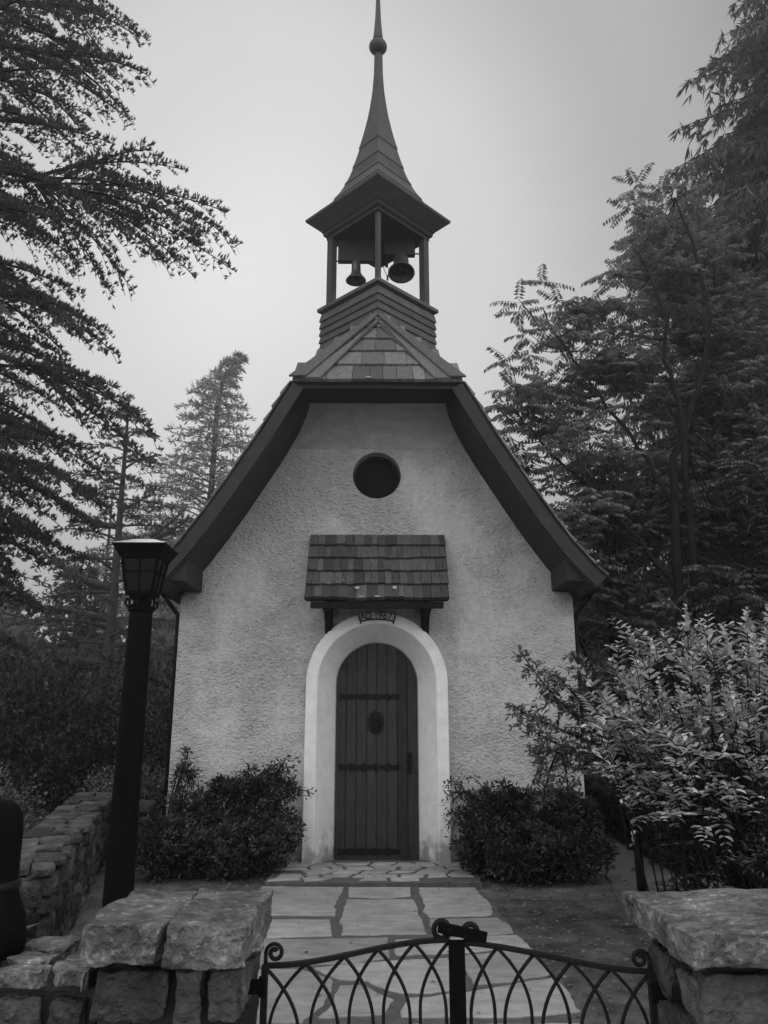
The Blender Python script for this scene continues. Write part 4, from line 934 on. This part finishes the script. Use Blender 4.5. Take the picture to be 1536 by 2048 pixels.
ail_tree('tall feathery ailanthus with forked dark trunk right of the chapel roof', (5.05, 12.6, 0),
    [([(4.95, 12.5, -.1), (4.94, 12.5, 4.6), (5.12, 12.5, 6.0), (5.40, 12.5, 6.66), (5.69, 12.5, 7.3), (6.03, 12.5, 8.4), (5.90, 12.5, 10.1), (5.7, 12.7, 11.2)], .085, .02),
     ([(5.15, 12.5, -.1), (5.23, 12.5, 4.6), (5.315, 12.5, 6.3), (5.25, 12.5, 7.1), (5.1, 12.5, 7.7), (5.22, 12.5, 8.7), (4.9, 12.7, 10.0)], .075, .02),
     ([(5.0, 12.5, 5.0), (4.4, 12.6, 6.4), (3.7, 12.8, 7.6), (3.1, 12.9, 8.9)], .04, .015), ([(4.95, 12.5, 3.6), (4.0, 12.7, 5.0), (3.0, 12.8, 6.1), (2.5, 12.9, 6.9)], .045, .015), ([(5.1, 12.5, 6), (5.9, 13.2, 7.5), (6.6, 13.6, 9.4)], .04, .015)],
    heroA, [((4.5, 13.6, 8.3), (1.6, 1.0, 1.5), 66), ((3.4, 13.2, 6.6), (1.3, 1.0, 1.1), 36), ((5.9, 13.6, 10.0), (1.2, .9, 1.6), 60), ((3.5, 13.2, 4.9), (1.2, .9, 1.0), 34), ((6.8, 14, 8.2), (1.5, .9, 2.4), 90), ((5.0, 13.8, 5.6), (1.6, .8, 1.2), 80), ((7.2, 14.5, 5.6), (1.8, .8, 1.6), 110), ((6.4, 14.3, 11.2), (1.2, .8, 1.2), 44), ((4.6, 14, 3.9), (1.8, .8, .8), 50)], 41, M['fol_leaf'])
ail_tree('younger leafy ailanthus low behind the pale flowering shrub on the right', (7.6, 12, 0),
    [([(7.6, 12, -.1), (7.5, 12, 2), (7.3, 12.1, 4.5)], .06, .02), ([(7.6, 12, 1.2), (8.3, 12, 3), (8.6, 12, 5.6)], .045, .015)],
    [], [((7.4, 12.2, 5.2), (1.8, .9, 1.5), 46), ((8.2, 12, 3.4), (2.0, .9, 1.2), 40), ((5.6, 12.4, 3.2), (1.3, .7, .9), 24)], 42, M['fol_dark'])

# ---- bushes built of stems and leaves
def bush(name, label, cat, base, ell, nst, nleaf, leaf, seed, m, group=None, stemr=.012, arch_=.15, w=.5, clump=10, top_bias=.5, spreadb=.25, fold=.25, flat=.5, barkm=None, ell_c=None, cr=.16):
    """ell: (rx,ry,rz); crown centre ell_c; stems fan out from the base"""
    rng = np.random.default_rng(seed); t = thing(name, label, cat, tuple(base), group); br = MB(); f = Fol(); base = np.array(base, float); c = np.array(ell_c if ell_c else (base[0], base[1], base[2]+ell[2]), float)
    v = unit(rng.normal(size=(nst, 3)))*(rng.random((nst, 1))**.35); v[:, 2] = np.abs(v[:, 2])*.9*np.sign(rng.random(nst)-(1-top_bias)*.5) ; tips = c+v*np.array(ell)
    tips[:, 2] = np.maximum(tips[:, 2], base[2]+.06)
    for p in tips:
        b = base+np.array([rng.normal()*spreadb*ell[0]*.6, rng.normal()*spreadb*ell[1]*.6, 0]); L = np.linalg.norm(p-b); P = curve(b, p, arch_*L, 8); wood(br, P, stemr, stemr*.3, 4)
        k = max(3, int(nleaf/nst)); u = 1-rng.random(k)**1.3*.65; q = np.stack([np.interp(u, np.linspace(0, 1, 8), P[:, i]) for i in range(3)], 1)
        off = rng.normal(size=(k, 3))*cr*.5; q = q+off*np.array([1, 1, .7])
        D = unit(off+unit(p-b)*cr*.5+rng.normal(size=(k, 3))*cr*.4); Nn = UP*flat+rng.normal(size=(k, 3))*(1-flat)
        f.leaves(q, D, Nn, leaf*rng.uniform(.6, 1.2, k), leaf*w*rng.uniform(.8, 1.1, k), rng, fold)
    br.build('stems', barkm or M['bark'], t); f.build('foliage', m, t); return t
def sprig_shrub(name, label, base, tips, seed, m, leaf=.105, w=.46, group=None, stemr=.0075, gap=.045, cover=.14, arch_=.10, barkm=None, side=5):
    """upright stems carrying opposite leaf pairs in ranks"""
    rng = np.random.default_rng(seed); t = thing(name, label, 'shrub', tuple(base), group); br = MB(); f = Fol(); base = np.array(base, float)
    stems = []
    for p in tips:
        p = np.array(p, float); b = base+np.array([rng.normal()*.16, rng.normal()*.12, 0]); b[:2] += (p-base)[:2]*.45; stems.append((b, p, arch_, cover, stemr))
        for k in range(side):
            c_ = b+(p-b)*rng.uniform(.55, .97); o_ = unit(p-np.array([base[0], base[1], base[2]+.8])); d_ = unit(rng.normal(size=3)*.7+o_*.6+UP*.25); stems.append((c_, c_+d_*rng.uniform(.15, .34), .06, .9, .004))
    for b, p, arch_, cover, stemr in stems:
        L = np.linalg.norm(p-b); P = curve(b, p, arch_*L, 10); wood(br, P, stemr, .003, 4)
        k = max(2, int(L*cover/gap)); u = 1-np.arange(k)/max(k, 1)*cover; ax = np.linspace(0, 1, 10); q = np.stack([np.interp(u, ax, P[:, i]) for i in range(3)], 1); q2 = np.stack([np.interp(np.minimum(u+.02, 1.0), ax, P[:, i]) for i in range(3)], 1); T = unit(q2-q+1e-6*UP+unit(p-b)*1e-3)
        a0 = rng.random()*6.28; sc_ = .55+.6*np.minimum(1, np.arange(k)/6.)
        for sg in (0, PI):
            an = a0+sg+rng.normal(0, .25, k)+np.where(np.arange(k) % 2 == 0, 0, .5); S = np.stack([np.cos(an), np.sin(an), np.zeros(k)], 1)
            D = unit(S+T*.55+UP*.12); f.leaves(q, D, unit(UP*1.0-S*.15+rng.normal(size=(k, 3))*.22), leaf*sc_*rng.uniform(.55, 1.25, k), leaf*w*sc_*rng.uniform(.75, 1.15, k), rng, .22)
    br.build('stems', barkm or M['bark'], t); f.build('foliage', m, t); return t
rr = random.Random(9); T_ = []
for i in range(140):
    a = rr.uniform(0, 2*PI); e_ = math.asin(rr.uniform(-.05, 1.)); k = rr.uniform(.72, 1.0)
    T_.append((3.05+1.35*k*math.cos(a)*math.cos(e_), 6.4+.95*k*math.sin(a)*math.cos(e_), 1.38+.98*k*math.sin(e_)+.07*math.sin(a*7)))
for (x, z) in [(1.95, 2.25), (2.12, 2.15), (2.42, 2.42), (2.52, 2.30), (2.9, 2.40), (3.0, 2.3), (1.80, 2.0), (2.3, 2.1), (2.7, 2.2), (1.70, 1.75), (1.55, 1.95), (1.62, 1.6), (1.8, 1.5)]: T_.append((x, 6, z))
sprig_shrub('pale_shrub', 'large shrub with pale bright leaf sprays beyond the right gate pillar', (2.95, 6.5, 0), T_, 51, M['fol_pale'], group=None)
T_ = [(rr.uniform(2.25, 4.3), rr.uniform(5.4, 6.8), rr.uniform(.25, 1.2)) for i in range(130)]
sprig_shrub('low_shrub', 'lower dimmer shrub with narrow leaves at the feet of the pale-leaved shrub, right', (2.9, 6.0, 0), T_, 52, M['fol_dark'], leaf=.08, w=.4)
bush('dark_bush', 'dark undergrowth thickened as shade inside the pale shrub behind the right pillar', 'bush', (3.1, 6.6, 0), (1.05, .7, .85), 110, 15000, .06, 53, M['fol_box'], ell_c=(3.15, 6.7, .95), cr=.26, stemr=.014)  # dense dark leaves put in for the shadows within the pale shrub
# small tree with horizontal boughs in front of the chapel's right corner
st = thing('small_tree', 'small crooked tree with serrated leaves spreading left in front of the chapel right corner', 'tree', (2.05, 7.0, 0)); rng = np.random.default_rng(60); tr = MB(); br = MB(); f = Fol()
stem = [(2.22, 7, 0), (2.20, 7, .7), (2.14, 7, 1.2), (2.05, 7, 1.42), (1.95, 7, 1.7)]; tr.tube(stem, [.042, .034, .030, .024, .012], 8); tr.tube([(2.14, 7, .5), (2.08, 7, .95), (2.06, 7, 1.35)], [.022, .018, .012], 6); tr.build('trunk', M['bark'], st)
for (b, p, ar) in [((2.12, 7, 1.30), (1.22, 6.9, 1.55), -.10), ((2.12, 7, 1.25), (1.32, 6.8, 1.30), .02), ((2.05, 7, 1.42), (1.30, 7, 2.13), -.12), ((2.05, 7, 1.42), (1.55, 6.9, 1.95), .02), ((2.0, 7, 1.6), (1.75, 7, 2.15), .0), ((2.12, 7, 1.3), (1.20, 7.1, 1.68), -.03),
                   ((1.60, 6.9, 1.32), (1.40, 6.9, .88), .10), ((1.5, 6.9, 1.3), (1.32, 6.9, 1.02), .05), ((2.05, 7, 1.42), (2.3, 6.9, 2.0), 0), ((2.05, 7, 1.42), (1.45, 7.1, 1.80), 0), ((2.1, 7, 1.3), (1.7, 6.8, 1.15), .03), ((2.05, 7, 1.42), (2.55, 7, 1.75), .0), ((1.6, 6.9, 1.3), (1.62, 6.9, .95), .05)]:
    P = curve(b, p, ar, 10); wood(br, P, .016, .004, 5); L = np.linalg.norm(np.array(p)-np.array(b)); k = int(L*60)
    for j in range(k):
        u = rng.uniform(.25, 1); q = np.array([np.interp(u, np.linspace(0, 1, 10), P[:, i]) for i in range(3)]); d = unit(np.array([rng.normal(), rng.normal(), rng.normal()*.6+.1])); l = rng.uniform(.06, .22)*(1.2-u*.5)
        f.sticks([q], [q+d*l], .005, rng); n = 7; t_ = rng.random(n)*l; qq = q+d*t_[:, None]; D = unit(d+rng.normal(size=(n, 3))*.8); f.leaves(qq, D, UP*.7+rng.normal(size=(n, 3))*.4, .052*rng.uniform(.6, 1.3, n), .023, rng, .15)
br.build('branches', M['bark'], st); f.build('crown', M['fol_mid'], st)
# shrubs against the facade: dark, twiggy, arching sprays
def arching(label, base, sprays, seed, m, blobs, leaf=.038):
    rng = np.random.default_rng(seed); t = thing('facade_shrub', label, 'shrub', tuple(base), 'dark shrubs against the chapel front'); br = MB(); f = Fol()
    S_ = [(tuple(np.array(b)+rng.normal(0, .06, 3)*[1, .5, 0]), tuple(np.array(p)+rng.normal(0, .07, 3)*[1, .5, 1]), ar*rng.uniform(.7, 1.3)) for b, p, ar in list(sprays)*2]
    for (c, r, n) in blobs:
        v = unit(rng.normal(size=(n, 3)))*(rng.random((n, 1))**.4)*np.array(r)+np.array(c)
        for p in v:
            p = np.maximum(p, [-9, -9, .05]); k = int(rng.integers(34, 60)); d = unit(rng.normal(size=(k, 3)))*(rng.random((k, 1))**.5)*np.array([.085, .085, .07]); f.leaves(p+d, unit(d+UP*.02), UP+rng.normal(size=(k, 3))*.55, .046*rng.uniform(.6, 1.3, k), .028, rng, .15, tone=np.clip(rng.random()*.7+rng.random(k)*.3, 0, 1))
            if rng.random() < .35: b = np.array([c[0]+(p[0]-c[0])*.5, 8.75, .0]); wood(br, curve(b, p, .08, 6), .006, .0025, 4)
    for b, p, ar in S_:
        P = curve(b, p, ar, 10); wood(br, P, .007, .0025, 4); L = float(np.linalg.norm(np.diff(P, axis=0), axis=1).sum()); k = int(L*.85/.014)
        u = rng.uniform(.25, 1, k); q = np.stack([np.interp(u, np.linspace(0, 1, 10), P[:, i]) for i in range(3)], 1); off = rng.normal(size=(k, 3))*np.array([.034, .034, .03]); q = q+off*.6
        f.leaves(q, unit(off+rng.normal(size=(k, 3))*.02), UP+rng.normal(size=(k, 3))*.6, leaf*rng.uniform(.6, 1.5, k), leaf*.6, rng, .15)
    br.build('stems', M['bark'], t); f.build('foliage', m, t)
arching('dark cotoneaster with arching sprays against the wall left of the door', (-1.5, 8.7, 0),
    [((-2.15, 8.75, .2), (-1.92, 8.7, .72), .62), ((-2.2, 8.75, .1), (-1.95, 8.75, .80), .55), ((-1.7, 8.7, .2), (-.86, 8.65, .92), .25), ((-1.6, 8.7, .3), (-.95, 8.7, 1.00), .2), ((-1.3, 8.7, .3), (-.74, 8.6, .84), .18), ((-1.5, 8.75, .3), (-.80, 8.6, .42), .3), ((-1.9, 8.7, .2), (-1.2, 8.7, .98), .2), ((-1.7, 8.7, .3), (-1.1, 8.7, 1.02), .15), ((-2.0, 8.7, .3), (-1.5, 8.7, .88), .12), ((-2.3, 8.6, .1), (-2.35, 8.6, .5), .1)]*2,
    61, M['fol_box'], [((-1.30, 8.7, .84), (.48, .12, .11), 46), ((-1.05, 8.6, .46), (.28, .2, .16), 34), ((-1.6, 8.5, .26), (.75, .3, .27), 150), ((-1.5, 8.7, .6), (.5, .1, .1), 18), ((-2.2, 8.4, .3), (.35, .3, .28), 70), ((-1.9, 8.6, .65), (.3, .15, .15), 30)])
arching('dense dark cotoneaster mound against the wall right of the door', (1.5, 8.6, 0),
    [((1.2, 8.7, .2), (.80, 8.6, .70), .3), ((1.1, 8.7, .2), (.78, 8.6, .42), .25), ((1.2, 8.7, .4), (.84, 8.65, .78), .2)]*2,
    62, M['fol_box'], [((1.35, 8.6, .62), (.42, .2, .26), 150), ((1.85, 8.5, .58), (.42, .25, .26), 150), ((1.6, 8.35, .28), (.80, .4, .27), 300), ((1.05, 8.5, .35), (.22, .2, .3), 60)])
# clipped dark hedge along the right of the side path
rng = np.random.default_rng(70); hd_ = thing('clipped_hedge', 'low clipped black-green hedge beside the side path, right of the chapel corner', 'hedge', (3.5, 10, 0)); f = Fol(); n = 26000
u = rng.random(n); yy = 8.6+u*5.2; xx = 3.12+.10*(yy-8.6)/5+rng.random(n)*.75; zz_ = rng.random(n)*.58; sel = rng.random(n)
zz_ = np.where(sel < .35, .56+rng.normal(0, .012, n), zz_); xx = np.where((sel > .35) & (sel < .7), 3.12+.10*(yy-8.6)/5+rng.normal(0, .015, n), xx); yy = np.where(sel > .85, 8.6+rng.normal(0, .015, n), yy)
f.leaves(np.stack([xx, yy, zz_], 1), rng.normal(size=(n, 3)), rng.normal(size=(n, 3)), .045, .026, rng, .1); f.build('foliage', M['hedge'], hd_)
q = MB(); q.hexa([(3.18, 8.66, 0), (3.82, 8.66, 0), (3.92, 13.7, 0), (3.28, 13.7, 0), (3.18, 8.66, .53), (3.82, 8.66, .53), (3.92, 13.7, .53), (3.28, 13.7, .53)]); q.build('core', M['hedge'], hd_)
# plants along the garden wall and dim shrubs behind it
bush('spiky_plant', 'strap-leaved plant with grey blades in front of the garden wall, left', 'plant', (-2.35, 5.0, 0), (.2, .2, .3), 26, 160, .26, 71, M['fol_mid'], w=.12, cr=.05, ell_c=(-2.32, 5.0, .35))
for (x, y, rx, rz, sd, mt, lf, lb) in [(-3.2, 10.6, .7, .55, 72, 'fol_mid', .05, 'soft pale shrub over the garden wall, beside the lamp post'), (-4.6, 9.2, .8, .6, 73, 'fol_mid', .05, 'loose shrub with small bright leaves at the far left above the garden wall'),
        (-6.2, 10.5, 1.1, .8, 74, 'fol_dark', .06, 'dark rounded shrub beyond the garden wall at the left frame edge'), (-3.4, 13, 1.0, 1.3, 75, 'fol_dark', .06, 'dark upright shrub behind the chapel left corner and lamp post'), (-5.2, 13.5, 1.3, 1.2, 76, 'fol_dark', .07, 'dark broad shrub between the garden wall and the cedars')]:
    bush('shrub', lb, 'shrub', (x, y, 0), (rx, rx*.7, rz), 110, 7000, lf, sd, M[mt], ell_c=(x, y, rz*.85), cr=.2, group='shrubs behind the garden wall')
# low broadleaf trees closing the background
def broad_tree(label, base, c, r, sd, m, n=34000, leaf=.10, group=None, nst=110):
    t = bush('broadleaf_tree', label, 'tree', base, r, nst, n, leaf, sd, M[m], group, .03, .03, ell_c=c, cr=.55, flat=.4, spreadb=.05, top_bias=.5)
    q = MB(); q.tube([(base[0], base[1], base[2]-.1), (base[0]+.05, base[1], c[2]*.5), (c[0], c[1], c[2])], [.13, .09, .03], 8); q.build('trunk', M['bark'], t)
for (x, y, cz, rx, rz, sd, lb, n) in [(-3.9, 14.5, 1.4, 1.3, 1.3, 81, 'dark small tree behind the chapel left corner', 15000), (-6.4, 14, 1.5, 1.7, 1.4, 82, 'dark low tree left of the lamp post', 16000), (-9.3, 14, 1.9, 1.9, 1.7, 83, 'dark spreading tree at the left frame edge, mid height', 16000),
      (8.6, 17, 2.4, 2.6, 2.0, 84, 'dark bushy tree behind the pale shrub', 18000), (12, 16, 3, 2.8, 2.6, 85, 'dark bushy tree at the right frame edge', 18000), (5.6, 16.5, 1.3, 1.5, 1.1, 86, 'dim low tree behind the clipped hedge', 9000)]:
    broad_tree(lb, (x, y, 0), (x, y, cz), (rx, rx*.7, rz), sd, 'fol_dark', n, .13, 'dark background trees')
# slim trunks seen beside the right wall
rng = np.random.default_rng(90)
for (pts, r, lb) in [([(4.56, 15, -.1), (4.55, 15, 2.9), (4.50, 15, 4.5), (4.4, 15, 6.2)], .075, 'slim dark leaning trunk right of the chapel wall'), ([(4.25, 15, -.1), (4.12, 15, 2.4), (3.88, 15, 3.1), (3.8, 15, 4.2)], .045, 'thin leaning sapling touching the chapel right edge')]:
    t = thing('slim_tree', lb, 'tree', pts[0]); q = MB(); q.tube(pts, [r, r*.85, r*.7, r*.4], 7); q.build('trunk', M['bark'], t)
    f = Fol(); b = MB()
    for k in range(12):
        u = rng.uniform(.55, 1); p = np.array([np.interp(u, [0, .4, .7, 1], [a[i] for a in pts]) for i in range(3)]); an = rng.random()*6.28; e_ = p+np.array([math.cos(an), math.sin(an), .25])*rng.uniform(.4, 1.1); P = curve(p, e_, .05, 6); wood(b, P, .012, .004, 4)
        n = 60; v = rng.random(n); qq = P[0]+(P[-1]-P[0])*v[:, None]+rng.normal(size=(n, 3))*.10; f.leaves(qq, rng.normal(size=(n, 3)), UP+rng.normal(size=(n, 3))*.5, .09, .04, rng, .1)
    b.build('branches', M['bark'], t); f.build('crown', M['fol_dark'], t)
# far wood: one mass nobody could count
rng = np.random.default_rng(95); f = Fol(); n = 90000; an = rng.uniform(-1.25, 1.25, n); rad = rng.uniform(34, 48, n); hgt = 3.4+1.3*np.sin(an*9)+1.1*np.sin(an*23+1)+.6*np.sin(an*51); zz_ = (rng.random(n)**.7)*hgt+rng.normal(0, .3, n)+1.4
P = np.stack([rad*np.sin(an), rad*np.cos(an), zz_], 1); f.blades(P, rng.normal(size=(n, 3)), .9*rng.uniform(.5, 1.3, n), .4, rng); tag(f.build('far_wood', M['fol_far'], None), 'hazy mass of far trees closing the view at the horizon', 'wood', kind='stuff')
# grass and small weeds: verge by the garden wall and along the path edges
rng = np.random.default_rng(97); f = Fol(); n = 26000
x = np.where(rng.random(n) < .5, -4.2-rng.random(n)*6, 3.9+rng.random(n)*6); y = 8+rng.random(n)*9; f.blades(np.stack([x, y, np.full(n, .0)], 1), UP+rng.normal(size=(n, 3))*.35, .16, .012, rng)
n = 2600; s = rng.random(n) < .5; x = np.where(s, -.98+rng.normal(0, .06, n), .98+rng.normal(0, .05, n)); y = 8.75+rng.normal(0, .16, n); f.blades(np.stack([x, y, np.full(n, .0)], 1), UP*.8+rng.normal(size=(n, 3))*.5, .05, .012, rng)
tag(f.build('grass', M['grass'], None), 'short grass and weeds beside the walls and path', 'grass', kind='stuff')
# fallen leaves and pebbles on the gravel
rng = np.random.default_rng(99); q = MB()
for k in range(420):
    x = rng.uniform(1.1, 3.0) if rng.random() < .6 else rng.uniform(-3, -1.1); y = rng.uniform(3.6, 8.4); s = rng.uniform(.006, .02)
    q.lathe((x, y, .004+.03*(1 if (x > 1.3 and y > 7) else 0)), [(.001, s*.7), (s*.8, s*.4), (s, 0), (s*.7, -s*.4)], 6, tone=rng.random())
tag(q.build('pebbles', M['cap'], None), 'scattered small pebbles on the gravel', 'pebbles', kind='stuff')

rng = np.random.default_rng(101); f = Fol(); n = 2600
x = np.where(rng.random(n) < .55, 1.05+np.abs(rng.normal(0, .9, n)), -1.15-np.abs(rng.normal(0, .9, n))); y = rng.uniform(3.4, 8.6, n); zz_ = np.array([gz(a, b) for a, b in zip(x, y)])+.016
f.leaves(np.stack([x, y, zz_], 1), np.stack([rng.normal(size=n), rng.normal(size=n), rng.normal(size=n)*.12], 1), UP+rng.normal(size=(n, 3))*.25, .032*rng.uniform(.5, 1.4, n), .017, rng, .2)
n = 70; x = rng.uniform(-.95, 1.0, n); y = rng.uniform(4.7, 8.9, n); f.leaves(np.stack([x, y, np.where(y > 8.05, .068, .028)], 1), np.stack([rng.normal(size=n), rng.normal(size=n), rng.normal(size=n)*.1], 1), UP+rng.normal(size=(n, 3))*.2, .03*rng.uniform(.5, 1.3, n), .015, rng, .2)
tag(f.build('leaf_litter', M['fol_mid'], None), 'dry fallen leaves scattered on the gravel and flags', 'fallen leaves', kind='stuff')

# ================================================================ HAZE
hz = MB(); hz.box(-60, 60, -8, 62, -1.2, 30); h = hz.build('haze', None, None); tag(h, 'thin pale mist in the air', 'haze', kind='stuff')
hm = bpy.data.materials.new('haze'); hm.use_nodes = True; t = hm.node_tree; t.nodes.clear()
pv = t.nodes.new('ShaderNodeVolumePrincipled'); pv.inputs['Color'].default_value = (1, 1, 1, 1); pv.inputs['Density'].default_value = .0025; pv.inputs['Anisotropy'].default_value = .6
o = t.nodes.new('ShaderNodeOutputMaterial'); t.links.new(pv.outputs[0], o.inputs['Volume']); h.data.materials.append(hm)
